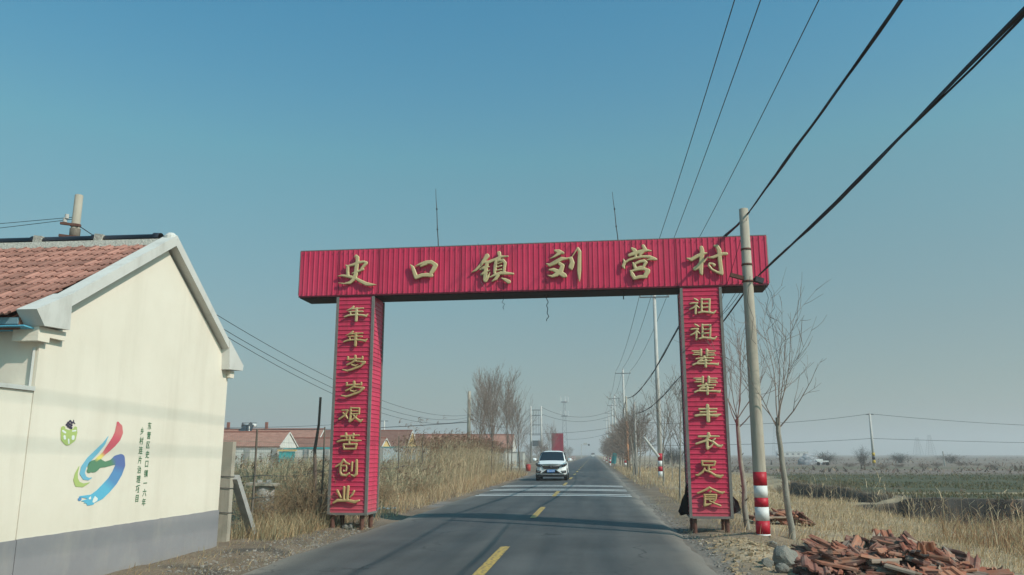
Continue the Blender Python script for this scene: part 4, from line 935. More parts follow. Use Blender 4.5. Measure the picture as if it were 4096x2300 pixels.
ORD = ['first', 'second', 'third', 'fourth', 'fifth', 'sixth', 'seventh', 'eighth', 'ninth', 'tenth', 'eleventh', 'twelfth', 'thirteenth', 'fourteenth', 'fifteenth', 'sixteenth', 'seventeenth', 'eighteenth', 'nineteenth', 'twentieth']+['twenty-'+k for k in ('first', 'second', 'third', 'fourth', 'fifth', 'sixth', 'seventh', 'eighth', 'ninth')]
b0 = bollard0(); b0.location = (-5.2, 88, 0); b0['label'] = 'nearest red and white marker post on the left road edge beyond the car'
for i, y in enumerate((96, 105, 117, 130, 145, 162, 180, 200, 225)): dup(b0, (-5.3+random.uniform(-.2, .2), y, 0), label=ORD[i+1]+' red and white marker post on the left road edge beyond the car')
for i, (y, x) in enumerate(((112, 2.2), (118, 2.25), (150, 2.3), (190, 2.3))): dup(b0, (x, y, 0), label=ORD[i]+' red and white marker post on the right road edge by the trees')
tsn = thing('teal_sign', (2.55, 104, 0), 'narrow teal upright sign at the right road edge', 'sign')
MB().box((0, 0, 1.0), (.55, .06, 1.3), (0, .2, 0)).build('panel', M_vteal, tsn); MB().tube([(0, .06, -.2), (0, .06, 1.0)], .04, 6).build('post', M_steel, tsn)
redm = thing('red_bin', (-5.9, 74, 0), 'small red bin at the left verge behind the shrubs', 'bin')
MB().lathe([(.2, 0), (.24, .5), (.2, .54)], 10).build('barrel', mat('red plastic', (.4, .05, .04), .5), redm, True); MB().lathe([(.24, .54), (.25, .57), (.07, .62)], 10).build('lid', M_redp, redm, True)
# far truck
M_carw = mat('white car paint', (.80, .81, .80), .22, .03, 1, spec=.6)
M_tyre = mat('tyre rubber', (.015, .015, .016), .85, .2, 6)
M_glassd = mat('tinted glass', (.010, .014, .018), .08, .05, 1, spec=.7)
M_chrome = mat('chrome', (.6, .6, .6), .15, .05, 1, metal=1.)
M_plast = mat('black plastic', (.018, .018, .019), .6, .2, 5)
tr = thing('far_truck', (-.35, 370, 0), 'small pale truck far away on the road', 'truck')
MB().box((0, 0, 1.35), (1.7, 1.6, 1.5)).build('cab', M_whtp, tr); MB().box((0, 2.8, 1.2), (1.9, 3.6, .7)).build('cargo_bed', M_steel, tr); MB().box((0, -.82, 1.7), (1.4, .05, .6)).build('windscreen', M_glassd, tr)
for sx in (-.75, .75):
    for yy_ in (0, 3.4): MB().tube([(sx-.12, yy_, .4), (sx+.12, yy_, .4)], .4, 10).build('wheel', M_tyre, tr)
# ================================================================== WHITE CAR
car = thing('white_suv', (-2.42, 46.6, crown(-2.4)), 'white sport utility car with blue number plate driving towards us', 'car')
def loft(st, npt=20, e=.32):
    """st: (y, halfwidth, z0, z1, top narrowing)"""
    v = []; f = []
    for y, hw, z0, z1, nr in st:
        for j in range(npt):
            a = 2*math.pi*j/npt+math.pi/npt; ca, sa = math.cos(a), math.sin(a)
            X = math.copysign(abs(ca)**e, ca); Z = math.copysign(abs(sa)**e, sa)
            zf = (Z+1)/2; v.append((X*hw*(1-nr*zf), y, z0+(z1-z0)*zf))
    k = len(st)
    f = [(i*npt+j, i*npt+(j+1) % npt, (i+1)*npt+(j+1) % npt, (i+1)*npt+j) for i in range(k-1) for j in range(npt)]
    f += [tuple(range(npt-1, -1, -1)), tuple(range((k-1)*npt, k*npt))]
    return v, f
body = MB().add(*loft([(.05, .62, .40, .80, .05), (.12, .80, .30, .90, .06), (.30, .88, .27, .97, .08), (.7, .91, .27, 1.03, .10), (1.15, .915, .27, 1.09, .11), (2.2, .915, .27, 1.10, .10), (3.4, .915, .27, 1.10, .10), (4.2, .90, .30, 1.08, .12), (4.5, .84, .36, 1.0, .12), (4.55, .7, .5, .9, .1)])).build('body', M_carw, car, True)
MB().add(*loft([(1.05, .80, 1.0, 1.07, .05), (1.45, .81, 1.0, 1.34, .12), (1.95, .81, 1.0, 1.61, .20), (2.4, .80, 1.0, 1.675, .22), (3.2, .80, 1.0, 1.67, .22), (3.9, .78, 1.0, 1.60, .24), (4.45, .74, 1.0, 1.15, .2)], 24, .4)).build('cabin', M_carw, car, True)
# windscreen sits 12 mm proud of the cabin
def quadgrid(P, nx_=6, ny_=4):
    v = []; f = []
    for j in range(ny_+1):
        for i in range(nx_+1):
            s, t_ = i/nx_, j/ny_; a = Vector(P[0]).lerp(Vector(P[1]), s); b_ = Vector(P[3]).lerp(Vector(P[2]), s); p = a.lerp(b_, t_)
            p.y -= .10*(1-(2*s-1)**2)*.6; p.z += .02*(1-(2*s-1)**2); v.append(p)
    for j in range(ny_):
        for i in range(nx_): k = j*(nx_+1)+i; f.append((k, k+1, k+nx_+2, k+nx_+1))
    return v, f
MB().add(*quadgrid([(-.735, .98, 1.085), (.735, .98, 1.085), (.60, 1.90, 1.595), (-.60, 1.90, 1.595)])).build('windscreen', M_glassd, car, True)
hood = MB().add(*quadgrid([(-.62, .10, .915), (.62, .10, .915), (.74, 1.0, 1.10), (-.74, 1.0, 1.10)], 8, 5)).build('bonnet', M_carw, car, True)
MB().poly([(-.52, .02, .86), (.52, .02, .86), (.46, .0, .70), (.34, -.01, .66), (-.34, -.01, .66), (-.46, .0, .70)], (0, .12, 0)).build('grille', M_plast, car)
MB().bar((-.50, .0, .845), (.50, .0, .845), .03, .018).build('chrome_bar', M_chrome, car)
for s in (-1, 1): MB().bar((s*.12, -.01, .80), (s*.48, .02, .835), .02, .03).build('grille_wing', M_chrome, car)
emb = MB().box((0, -.012, .775), (.15, .02, .12)).build('emblem', M_plast, car)
mb_ = MB(); 
for a, b_, w_ in (((-.045, -.03, .82), (-.035, -.03, .73), .02), ((.045, -.03, .82), (.035, -.03, .73), .02), ((-.035, -.03, .775), (.035, -.03, .775), .02)): mb_.bar(a, b_, .015, w_)
mb_.build('emblem_letter', M_chrome, emb)
for s in (-1, 1):
    hl = MB().poly([(s*.50, .0, .85), (s*.60, .02, .90), (s*.88, .24, .98), (s*.90, .30, .90), (s*.80, .10, .80), (s*.62, .0, .77)], (0, .14, 0)).build('headlight', M_plast, car)
    for q_ in ((s*.60, -.01, .83), (s*.70, .03, .86), (s*.81, .10, .90)): MB().lathe([(.045, 0), (.05, .03), (.02, .05)], 8).build('lamp', M_lamp if 'M_lamp' in globals() else M_chrome, hl).location = q_
    MB().poly([(s*.55, .02, .55), (s*.84, .12, .58), (s*.84, .14, .44), (s*.62, .02, .42)], (0, .10, 0)).build('fog_lamp_recess', M_plast, car)
    fl = MB().box((s*.70, .03, .505), (.16, .05, .05)).build('fog_lamp', M_chrome, car)
    MB().bar((s*.32, -.03, .60), (s*.58, .0, .44), .06, .05).build('bumper_fold', M_carw, car)
    mr_ = MB().add(*loft([(-.02, .06, 0, .10, 0), (.02, .11, -.03, .14, 0), (.10, .115, -.03, .15, 0), (.16, .09, 0, .13, 0)], 12, .5)).build('mirror', M_carw, car, True); mr_.location = (s*1.02, 1.05, 1.10)
    MB().box((s*.90, 1.12, 1.12), (.14, .06, .05)).build('mirror_stalk', M_plast, car)
    for y in (.88, 3.5):
        wh = MB().tube([(s*.69, y, .34), (s*.90, y, .34)], .345, 20).build('wheel', M_tyre, car); MB().tube([(s*.895, y, .34), (s*.912, y, .34)], .22, 14).build('rim', M_chrome, wh)
    MB().poly([(s*.665, 1.62, 1.18), (s*.70, 2.3, 1.18), (s*.63, 2.3, 1.57), (s*.60, 2.0, 1.56)], (s*.10, 0, 0)).build('side_window', M_glassd, car)
MB().poly([(-.36, -.01, .60), (.36, -.01, .60), (.56, .02, .40), (-.56, .02, .40)], (0, .1, 0)).build('lower_intake', M_plast, car)
MB().bbox(-.74, .74, .06, .35, .22, .34).build('lower_bumper', M_plast, car)
MB().bar((-.55, .02, .345), (.55, .02, .345), .06, .035).build('skid_bar', M_chrome, car)
MB().bbox(-.86, .86, .3, 4.4, .22, .30).build('underbody', M_plast, car)
plt_ = MB().box((0, -.045, .545), (.44, .014, .14)).build('number_plate', mat('blue number plate', (.02, .22, .60), .4, .02, 1), car)
pt = mk('plate_characters', text_me('鲁E UC898', .012), M_whtp, plt_); pt.location = (0, -.0535, .545); pt.rotation_euler = (math.pi/2, 0, 0); pt.scale = (.088, .11, 1)
# ================================================================== FIELD THINGS
shd = thing('white_shed', (ony(3168, 1818, 620).x, 620, 0), 'long low white building on the right-hand horizon', 'building')
MB().box((0, 0, 1.5), (22, 6, 3.4)).build('wall', M_vwall, shd); MB().box((0, 0, 3.35), (22.6, 6.6, .3)).build('roof', M_whtp, shd)
for i in range(5): MB().box((-8+4*i, -3.03, 1.6), (1.6, .1, 1.2)).build('window', M_glass, shd)
q0 = onz(3255, 1856, 0)
trp = thing('tarpaulin_heap', (q0.x, q0.y, 0), 'grey white tarpaulin heap beside the bush in the field', 'heap')
bm = bmesh.new(); bmesh.ops.create_icosphere(bm, subdivisions=4, radius=1)
for v in bm.verts:
    nz_ = fbm(np.array(v.co.x*2+3.), np.array(v.co.y*2+v.co.z*1.3)); v.co *= 1+.6*float(nz_); v.co.x *= 2.2; v.co.z = max(-.1, v.co.z*1.5)
me = bpy.data.meshes.new('sheet'); bm.to_mesh(me); bm.free(); mk('sheet', me, mat('grey tarpaulin', (.34, .34, .35), .8, .3, 2, .3), trp)
MB().lathe([(.12, -.1), (.06, .35), (.11, .7)], 5, (1.6, -1.2, 0)).build('weight', M_conc2, trp)
q1 = onz(3305, 1862, 0)
pk = thing('white_trailer', (q1.x-.4, q1.y+.5, 0), 'small white flatbed standing under the bush in the field', 'trailer')
MB().box((0, 0, .55), (1.5, 1.0, .2)).build('bed', M_whtp, pk); MB().box((-.2, .4, .75), (.9, .1, .2)).build('headboard', M_whtp, pk)
for s in (-.6, .6): MB().tube([(s, -.5, .24), (s, -.35, .24)], .24, 10).build('wheel', M_tyre, pk)
for px_, py_, top, l in ((3780, 1862, 1805, 'thin grey marker post far out in the field on the right'), (3297, 1858, 1808, 'thin grey post behind the bush in the field')):
    q2 = onz(px_, py_, 0); o = MB().tube([(0, 0, -.2), (-.05, 0, .8), (-.1, 0, zof(px_, top, q2.y))], [.09, .08, .07], 8).build('marker_post', M_conc2); o.location = (q2.x, q2.y, 0); tag(o, l, 'post')
# black sack and blue litter
M_bag = mat('black plastic sheet', (.008, .008, .009), .5, .2, 5, .4)
def flap(pts, Y, label):
    c = ony(*pts[0], Y); v = [ony(x, y, Y)-c for x, y in pts]; n_ = len(v)
    o = MB().poly([p+Vector((0, .05*math.sin(i*1.9), 0)) for i, p in enumerate(v)], (.0, .025, 0)).build('black_sheet', M_bag); o.location = c; return tag(o, label, 'plastic sheet')
flap([(2929, 1982), (2938, 1990), (2952, 2006), (2958, 2026), (2966, 2040), (2962, 2056), (2944, 2052), (2926, 2060)], 17.45, 'torn black sheet sticking out on the outer side of the gate\'s right pillar')
flap([(2752, 1930), (2742, 1950), (2738, 1975), (2726, 2000), (2722, 2025), (2713, 2045), (2722, 2062), (2745, 2058), (2765, 2066)], 17.3, 'torn black sheet hanging on the road side of the gate\'s right pillar')
lv = []; lf = []
for j in range(5):
    for i in range(8): lv.append((.09*i-.3, .07*j-.14, .03+.05*rs.rand()))
for j in range(4):
    for i in range(7): k = j*8+i; lf.append((k, k+1, k+9, k+8))
o = mk('plastic_litter', mesh('plastic_litter', lv, lf, True), mat('pale blue plastic', (.18, .38, .48), .4, .2, 6)); p = onz(1535, 2042, 0); o.location = (p.x, p.y, gz(p.x, p.y)+.02); tag(o, 'crumpled pale blue plastic sheet at the foot of the left pillar', 'litter')
# ================================================================== VEGETATION
def vegmat(name, rough=.85, transl=.25):
    m, t, b = newmat(name); n = t.nodes; L = t.links
    a = n.new('ShaderNodeAttribute'); a.attribute_name = 'cover'; L.new(a.outputs['Color'], b.inputs['Base Color'])
    b.inputs['Roughness'].default_value = rough; b.inputs['Specular IOR Level'].default_value = .15
    tr_ = n.new('ShaderNodeBsdfTranslucent'); L.new(a.outputs['Color'], tr_.inputs['Color'])
    mx = n.new('ShaderNodeMixShader'); mx.inputs[0].default_value = transl
    L.new(b.outputs[0], mx.inputs[1]); L.new(tr_.outputs[0], mx.inputs[2]); L.new(mx.outputs[0], n['Material Output'].inputs['Surface'])
    return m
M_veg = vegmat('dry stems and blades', transl=.35)
def ribbons(base, lean, h, wd, cols, seg=3, droop=.15):
    N = len(base); t_ = np.linspace(0, 1, seg+1)
    side = rs.rand(N)*6.283; sv = np.stack([np.cos(side), np.sin(side), np.zeros(N)], -1)
    P = base[:, None, :]+np.zeros((1, seg+1, 1))
    P = P.copy()
    P[:, :, 0] += lean[:, 0:1]*t_**1.7; P[:, :, 1] += lean[:, 1:2]*t_**1.7
    ll = np.hypot(lean[:, 0], lean[:, 1])
    P[:, :, 2] += h[:, None]*t_-droop*ll[:, None]*t_**2
    W = wd[:, None]*(1-.8*t_)
    V = np.stack([P-sv[:, None]*W[..., None]/2, P+sv[:, None]*W[..., None]/2], 2).reshape(-1, 3)
    k = 2*(seg+1); b0_ = (np.arange(N)*k)[:, None]
    q_ = np.stack([b0_+2*np.arange(seg), b0_+2*np.arange(seg)+1, b0_+2*np.arange(seg)+3, b0_+2*np.arange(seg)+2], -1).reshape(-1, 4)
    C = np.repeat(cols, k, 0)
    return V, q_, C, P[:, -1]
def join(parts):
    V = []; Q = []; C = []; o_ = 0
    for v, q_, c in parts: V.append(v); Q.append(q_+o_); C.append(c); o_ += len(v)
    return np.concatenate(V), np.concatenate(Q), np.concatenate(C)
def stuff(name, parts, label, cat_, m=None):
    V, Q, C = join(parts)
    o = mk(name, mesh(name, V, Q, False, C), m or M_veg); return tag(o, label, cat_, kind='stuff')
def pick(cols, n, var=.25):
    c = np.minimum(np.array(cols)[rs.randint(0, len(cols), n)]*np.array([1.18, 1.12, 1.12]), .85); return c*(1-var+2*var*rs.rand(n, 1))
STRAW = [(.53, .43, .275), (.45, .36, .225), (.60, .50, .33), (.37, .29, .19)]
TAN = [(.47, .355, .195), (.40, .29, .16), (.52, .40, .235), (.31, .22, .13)]
GREY = [(.36, .33, .21), (.31, .29, .185), (.42, .36, .23), (.25, .24, .15)]
RUST = [(.29, .17, .095), (.34, .21, .115), (.22, .14, .09)]
def scatter(n, x0, x1, y0, y1, pw=1.0):
    x = x0+(x1-x0)*rs.rand(n); y = y0+(y1-y0)*rs.rand(n)**pw; return x, y
def reeds(n, x0, x1, y0, y1, h0, h1, cols, plume, wind=(.35, .05), leaf=3, pw=1., wk=1.):
    x, y = scatter(n, x0, x1, y0, y1, pw)
    cl = fbm(x*.5, y*.35, 3)+.5; keep = rs.rand(n) < np.clip(cl*1.6, .15, 1); x, y, cl = x[keep], y[keep], cl[keep]; n = len(x)
    h = (h0+(h1-h0)*rs.rand(n))*(.72+.5*cl); z = gh(x, y)-.03
    base = np.stack([x, y, z], -1); lean = np.stack([wind[0]*(.3+rs.rand(n))*h*.35+.12*rs.randn(n), wind[1]+.15*rs.randn(n)], -1)
    c = pick(cols, n); parts = []
    v, q_, cc, tip = ribbons(base, lean, h, np.full(n, .011*wk)+.004*rs.rand(n), c, 4); parts.append((v, q_, cc))
    for k in range(leaf):
        f_ = .2+.65*rs.rand(n)
        b_ = base+np.stack([lean[:, 0]*f_**1.7, lean[:, 1]*f_**1.7, h*f_], -1)
        a = rs.rand(n)*6.28; l = .25+.3*rs.rand(n); ln_ = np.stack([np.cos(a)*l*.8+.12, np.sin(a)*l*.8], -1)
        v, q_, cc, _ = ribbons(b_, ln_, .22+.2*rs.rand(n), np.full(n, .020*wk), pick(cols, n), 2, .5); parts.append((v, q_, cc))
    if plume:
        i = np.where((rs.rand(n) < plume))[0]
        for k in range(9):
            j = rs.rand(len(i))
            b_ = tip[i]-np.stack([.02*j, 0*j, .16*j], -1)
            ln_ = np.stack([.16+.08*rs.rand(len(i)), .05*rs.randn(len(i))], -1)
            v, q_, cc, _ = ribbons(b_, ln_, .10+.06*rs.randn(len(i)), np.full(len(i), .030), pick([(.26, .165, .105), (.31, .21, .14), (.21, .135, .095)], len(i)), 2, .5); parts.append((v, q_, cc))
    return parts
def grass(n, x0, x1, y0, y1, h0, h1, cols, pw=1., wd=.010, mask=None, wind=.04):
    x, y = scatter(n, x0, x1, y0, y1, pw)
    k = np.ones(n, bool) if mask is None else mask(x, y)
    cl = fbm(x*1.1+40, y*.8, 3)+.5; k &= rs.rand(n) < np.clip(.15+cl*1.3, 0, 1)
    x, y, cl = x[k], y[k], cl[k]; n = len(x)
    h = (h0+(h1-h0)*rs.rand(n)**2)*(.6+.8*cl)
    base = np.stack([x, y, gh(x, y)-.02], -1); lean = np.stack([wind+.35*h*rs.randn(n), .35*h*rs.randn(n)], -1)
    v, q_, c, _ = ribbons(base, lean, h, wd*(.6+.8*rs.rand(n))*(1+y/60), pick(cols, n), 2); return [(v, q_, c)]
stuff('tall_reeds', reeds(3900, -6.0, -9.4, 34, 58, 1.9, 2.55, STRAW+GREY[:1], .5)+reeds(1500, -6.1, -9, 22, 36, .8, 1.35, STRAW+GREY, .12)+reeds(26, -6.5, -7.6, 29, 35, 2.5, 3.3, STRAW, 1.), 'dense stand of tall straw coloured reeds with brown plumes left of the road', 'reeds')
stuff('fence_reeds', reeds(3400, -7.5, -13.5, 16.2, 36, 1.15, 1.6, GREY+STRAW[:2], .12, leaf=4), 'greyish green dry reeds behind the mesh fence by the house', 'reeds')
stuff('far_left_reeds', reeds(2600, -6.4, -20, 50, 82, .7, 1.15, STRAW+GREY, .2, leaf=2, wk=1.6), 'pale reeds and scrub between the tall reeds and the village walls', 'reeds')
stuff('left_verge_weeds', grass(15000, -5.0, -6.9, 17.5, 62, .12, .55, TAN+STRAW+RUST[:1], .9)+grass(5000, -5.6, -6.9, 14.4, 19, .10, .5, TAN+GREY), 'low tan weeds along the left road verge', 'weeds')
stuff('verge_scraps', grass(3500, -4.75, -6.2, 8, 18, .03, .12, TAN+GREY, wd=.008)+grass(2500, 1.75, 3.2, 10.5, 30, .03, .14, TAN+GREY, wd=.008), 'short dry stalks scattered over both bare verges', 'weeds')
pile_c = (4.15, 12.0)
def notpile(x, y): return (((x-pile_c[0])/2.0)**2+((y-pile_c[1])/1.35)**2 > 1) & ((x < ditch_x(y)-.3) | ((y < 31.5) & (pit(x, y) < .75))) & ~((x < 3.6) & (y < 18.5) & (rs.rand(len(x)) < .8)) & ~((abs(x-4.2) < .8) & (abs(y-19.6) < .7))
stuff('right_dry_grass', grass(70000, 2.7, 16.5, 11, 36, .07, .26, STRAW+TAN, 1.25, .011, notpile)+grass(16000, 2.2, 12, 38, 95, .15, .42, STRAW+TAN, 1., .014, lambda x, y: x < ditch_x(y)-.3), 'short golden dry grass covering the slope right of the road', 'grass')
stuff('ditch_brush', grass(7000, 7.2, 13.5, 12, 19, .2, .7, RUST+TAN[:2]+GREY[:1], 1., .012)+grass(5000, 9.0, 16.0, 18, 24, .15, .5, RUST+TAN+GREY, 1., .012), 'rust coloured brush on the ditch bank at the right edge', 'brush')
def bank_weeds(n):
    y = np.where(rs.rand(n) < .6, 29+2.6*rs.rand(n), 33+17*rs.rand(n)); x = np.where(y < 32, 10+5*rs.rand(n), ditch_x(y)-.2+1.9*rs.rand(n)); n = len(x)
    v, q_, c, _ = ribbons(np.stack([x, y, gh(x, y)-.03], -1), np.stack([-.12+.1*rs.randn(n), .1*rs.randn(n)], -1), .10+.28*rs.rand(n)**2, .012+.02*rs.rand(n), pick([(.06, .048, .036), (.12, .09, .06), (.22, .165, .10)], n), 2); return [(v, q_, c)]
stuff('bank_weeds', bank_weeds(5000), 'dark weeds clinging to the burnt far bank of the ditch', 'weeds')
stuff('ditch_reeds', reeds(130, 7.6, 9.6, 15, 44, .7, 1.35, STRAW, .1, wind=(.1, 0), leaf=2)+reeds(120, 9.6, 13.6, 14, 24, .8, 1.3, STRAW, .25, wind=(.1, 0), leaf=2), 'thin pale reeds standing along the ditch', 'reeds')
def farscrub(n):
    y = 76*(460/76.)**rs.rand(n); x = 5+y*.85*rs.rand(n)
    k = fbm(x*.03, y*.05)+.5 > .42; x, y = x[k], y[k]; n = len(x)
    h = (.12+.5*rs.rand(n)**3); base = np.stack([x, y, gh(x, y)-.02], -1)
    v, q_, c, _ = ribbons(base, .3*rs.randn(n, 2), h, .10+.25*rs.rand(n), pick([(.17, .13, .11), (.24, .19, .14), (.12, .10, .085)], n), 2); return [(v, q_, c)]
def wheat_rows(n):
    y = 32*(74/32.)**rs.rand(n); x = ditch_x(y)+1.6+y*.95*rs.rand(n); x = np.round(x/.35)*.35+.05*rs.randn(n)
    k = (fbm(x*.25, y*.25)+.5 > .36); x, y = x[k], y[k]; n = len(x)
    v, q_, c, _ = ribbons(np.stack([x, y, gh(x, y)-.02], -1), .06*rs.randn(n, 2), .07+.10*rs.rand(n), .03+.05*rs.rand(n), pick([(.105, .108, .052), (.13, .122, .062), (.17, .145, .08)], n), 2); return [(v, q_, c)]
stuff('winter_wheat', wheat_rows(26000), 'short green winter wheat in rows beyond the ditch', 'crop')
stuff('far_field_scrub', farscrub(9000), 'sparse brown stubble and scrub over the far right fields', 'scrub')
# ---------------------------------------------------------------- trees
def seg_mesh(name, segs, n=4):
    S = np.array(segs); p0, p1, r0, r1 = S[:, :3], S[:, 3:6], S[:, 6], S[:, 7]
    d = p1-p0; d /= np.linalg.norm(d, axis=1)[:, None]+1e-9
    ref = np.where(np.abs(d[:, 2:3]) < .9, np.array([[0, 0, 1.]]), np.array([[1., 0, 0]]))
    a = np.cross(d, ref); a /= np.linalg.norm(a, axis=1)[:, None]; b_ = np.cross(d, a)
    an = 2*np.pi*np.arange(n)/n; ca, sa = np.cos(an), np.sin(an)
    ring = a[:, None]*ca[None, :, None]+b_[:, None]*sa[None, :, None]
    V = np.concatenate([p0[:, None]+ring*r0[:, None, None], p1[:, None]+ring*r1[:, None, None]], 1).reshape(-1, 3)
    k = (np.arange(len(S))*2*n)[:, None]; j = np.arange(n)
    Q = np.stack([k+j, k+(j+1) % n, k+n+(j+1) % n, k+n+j], -1).reshape(-1, 4)
    return mesh(name, V, Q, True)
def grow(segs, r_, p, d, ln, r, lev, maxlev, kids, ang, up, k=4, r_end=.35, wob=.12, start=.2):
    p = np.array(p, float); d = np.array(d, float); pts = [(p, r)]
    for i in range(k):
        d = d+r_.randn(3)*wob; d[2] += up; d /= np.linalg.norm(d)
        q_ = p+d*ln/k; rr = r*(1-(1-r_end)*(i+1)/k); segs.append((*p, *q_, pts[-1][1], rr)); p = q_; pts.append((p, rr))
    if lev < maxlev:
        nk = kids[lev]
        for i in range(nk):
            f_ = start+(1-start)*(i+r_.rand())/nk; x = min(k-1e-6, f_*k); j = int(x); fr = x-j
            b_ = pts[j][0]*(1-fr)+pts[j+1][0]*fr; dd = pts[j+1][0]-pts[j][0]; dd /= np.linalg.norm(dd)
            az = r_.rand()*6.283; ref = np.array([math.cos(az), math.sin(az), .1]); s_ = ref-dd*(ref @ dd); s_ /= np.linalg.norm(s_)
            th = ang[lev]*(.7+.6*r_.rand()); nd = dd*math.cos(th)+s_*math.sin(th)
            grow(segs, r_, b_, nd, ln*(.62-.30*f_ if lev == 0 else .6-.25*f_)*(.7+.6*r_.rand()), max(.004, pts[j][1]*.55), lev+1, maxlev, kids, ang, up*1.0, 3, .3, wob*1.25, .15)
def tree_proto(name, h, tr_r, kids, ang, seed, up=.10, start=.3, tm_=None, bm_=None, lean=(0, 0), minr=.006):
    r_ = np.random.RandomState(seed); segs = []
    grow(segs, r_, (0, 0, -.1), (lean[0], lean[1], 1), h, tr_r, 0, len(kids), kids, ang, up, 7, .18, .05, start)
    t_ = bpy.data.objects.new(name, None); col.objects.link(t_); t_['category'] = 'tree'
    trunk = segs[:7]; br = [(*s[:6], max(s[6], minr), max(s[7], minr*.7)) for s in segs[7:]]
    mk('trunk', seg_mesh('trunk', trunk, 8), tm_ or M_bark, t_); mk('crown', seg_mesh('crown', br, 3), bm_ or M_twig, t_)
    return t_
protos = [tree_proto('bare_tree', 5.4, .06, (14, 7, 4), (.46, .5, .5), 11+i, up=.11, start=.30, bm_=M_twig2, minr=.008) for i in range(3)]
rowp_ = [tree_proto('bare_tree', 4.1, .05, (20, 8, 5), (.7, .7, .7), 31+i, up=.07, start=.14, bm_=M_twig2, minr=.011) for i in range(3)]
sap = [tree_proto('sapling', 4.2, .05, (9, 5, 3), (.55, .55, .6), 51+i, up=.10, start=.38, tm_=M_pale, bm_=M_twig, minr=.006) for i in range(2)]
used = set()
def plant(p, x, y, s, label, group, name=None):
    z = gz(x, y)
    if p.name not in used:
        used.add(p.name); p.location = (x, y, z); p.scale = s if isinstance(s, tuple) else (s, s, s); p.rotation_euler = (0, 0, random.uniform(0, 6.28)); p['label'] = label; p['group'] = group; o = p
    else: o = dup(p, (x, y, z), random.uniform(0, 6.28), label, s, group); o['category'] = 'tree'
    return o
Lt = [(-6.5, 46, .80), (-6.1, 49, .90), (-6.7, 55, 1.05), (-6.3, 60, 1.08), (-6.6, 66, 1.05), (-6.4, 71, .95), (-8.3, 62, 1.1), (-8.4, 68, 1.12), (-7.0, 77, .8), (-5.9, 118, .8), (-6.6, 124, .85)]
for i, (x, y, s) in enumerate(Lt): plant(protos[i % 3], x, y, (s*.8, s*.8, s), ORD[i]+' bare tree of the clump left of the car, counted away from us', 'bare trees left of the car')
for i in range(26):
    y = 76+i*5.3+random.uniform(-1.5, 1.5); plant(rowp_[i % 3], 3.2+random.uniform(-.3, 1.5), y, random.uniform(.85, 1.12), ORD[i]+' bushy bare tree of the right-hand roadside row, counted from the gate', 'right-hand roadside row of trees')
for i in range(16):
    y = 96+i*12+random.uniform(-4, 4); plant(protos[i % 3] if i % 2 else rowp_[i % 3], -7.2-random.uniform(0, 5), y, random.uniform(.55, .85), ORD[i]+' bare tree of the far left roadside row, counted from the car', 'far left roadside trees')
for i, (px_, py_, s) in enumerate(((2722, 2005, .85), (2655, 1946, 1.0), (2560, 1915, .95), (2535, 1912, 1.05), (2545, 1908, .9), (2600, 1890, .9), (2690, 1915, .8), (2785, 1935, .9), (2580, 1880, 1.0))):
    p = onz(px_, py_, -.05); plant(sap[i % 2], p.x, p.y, s, ['slim sapling left of the right pillar\'s foot', 'sapling standing before the tall banded power pole', 'right stem of the sapling clump by the road', 'left stem of the sapling clump by the road', 'middle stem of the sapling clump by the road', 'thin sapling behind the roadside clump', 'small sapling in the dry grass behind the right pillar', 'sapling half hidden by the right pillar', 'farthest sapling right of the orange wrapped poles'][i], 'saplings beyond the gate')
# two near saplings by the banded pole
def near_sapling(x, y, fork, top, seed, label, lean):
    r_ = np.random.RandomState(seed); t_ = thing('sapling', (x, y, gz(x, y)), label, 'tree'); segs = []
    p = np.array([0, 0, -.1]); k = 8; tr_ = []
    pts = [np.array([lean*(i/k)+.009*r_.randn(), .009*r_.randn(), -.1+(fork+.1)*i/k]) for i in range(k+1)]
    for i in range(k): tr_.append((*pts[i], *pts[i+1], .062-.022*i/k, .062-.022*(i+1)/k))
    mk('trunk', seg_mesh('trunk', tr_, 9), M_pale, t_)
    f_ = pts[-1]; n_ = 6
    for i in range(n_):
        az = 6.283*i/n_+r_.rand()*.5; th = .20+.36*r_.rand(); d = (math.sin(th)*math.cos(az), math.sin(th)*math.sin(az), math.cos(th))
        grow(segs, r_, f_-np.array([0, 0, .25*r_.rand()]), d, (top-fork)*(.75+.35*r_.rand()), .012, 0, 2, (6, 3), (.5, .6), .10, 6, .2, .10, .2)
    grow(segs, r_, f_-np.array([0, 0, .2]), (.85, -.2, .7), 1.3, .013, 0, 2, (4, 2), (.5, .6), .16, 6, .25, .08, .3)
    mk('crown', seg_mesh('crown', [(*s[:6], max(s[6], .0028), max(s[7], .002)) for s in segs], 4), M_twig2, t_)
    st_ = []
    for i in range(9):
        z = .5+1.0*r_.rand(); a = r_.rand()*6.28; b_ = pts[int(z/fork*k)]; q_ = np.array([b_[0], b_[1], z]); st_.append((*q_, *(q_+np.array([math.cos(a)*.09, math.sin(a)*.09, .09])), .016, .004))
    mk('stubs', seg_mesh('stubs', st_, 4), M_bark, t_, kind='stuff')
near_sapling(3.50, 15.4, 2.15, 4.25, 5, 'bare sapling with fanned branches just right of the banded pole', -.12)
near_sapling(3.13, 17.6, 2.25, 4.0, 8, 'bare sapling half hidden behind the banded pole', -.1)
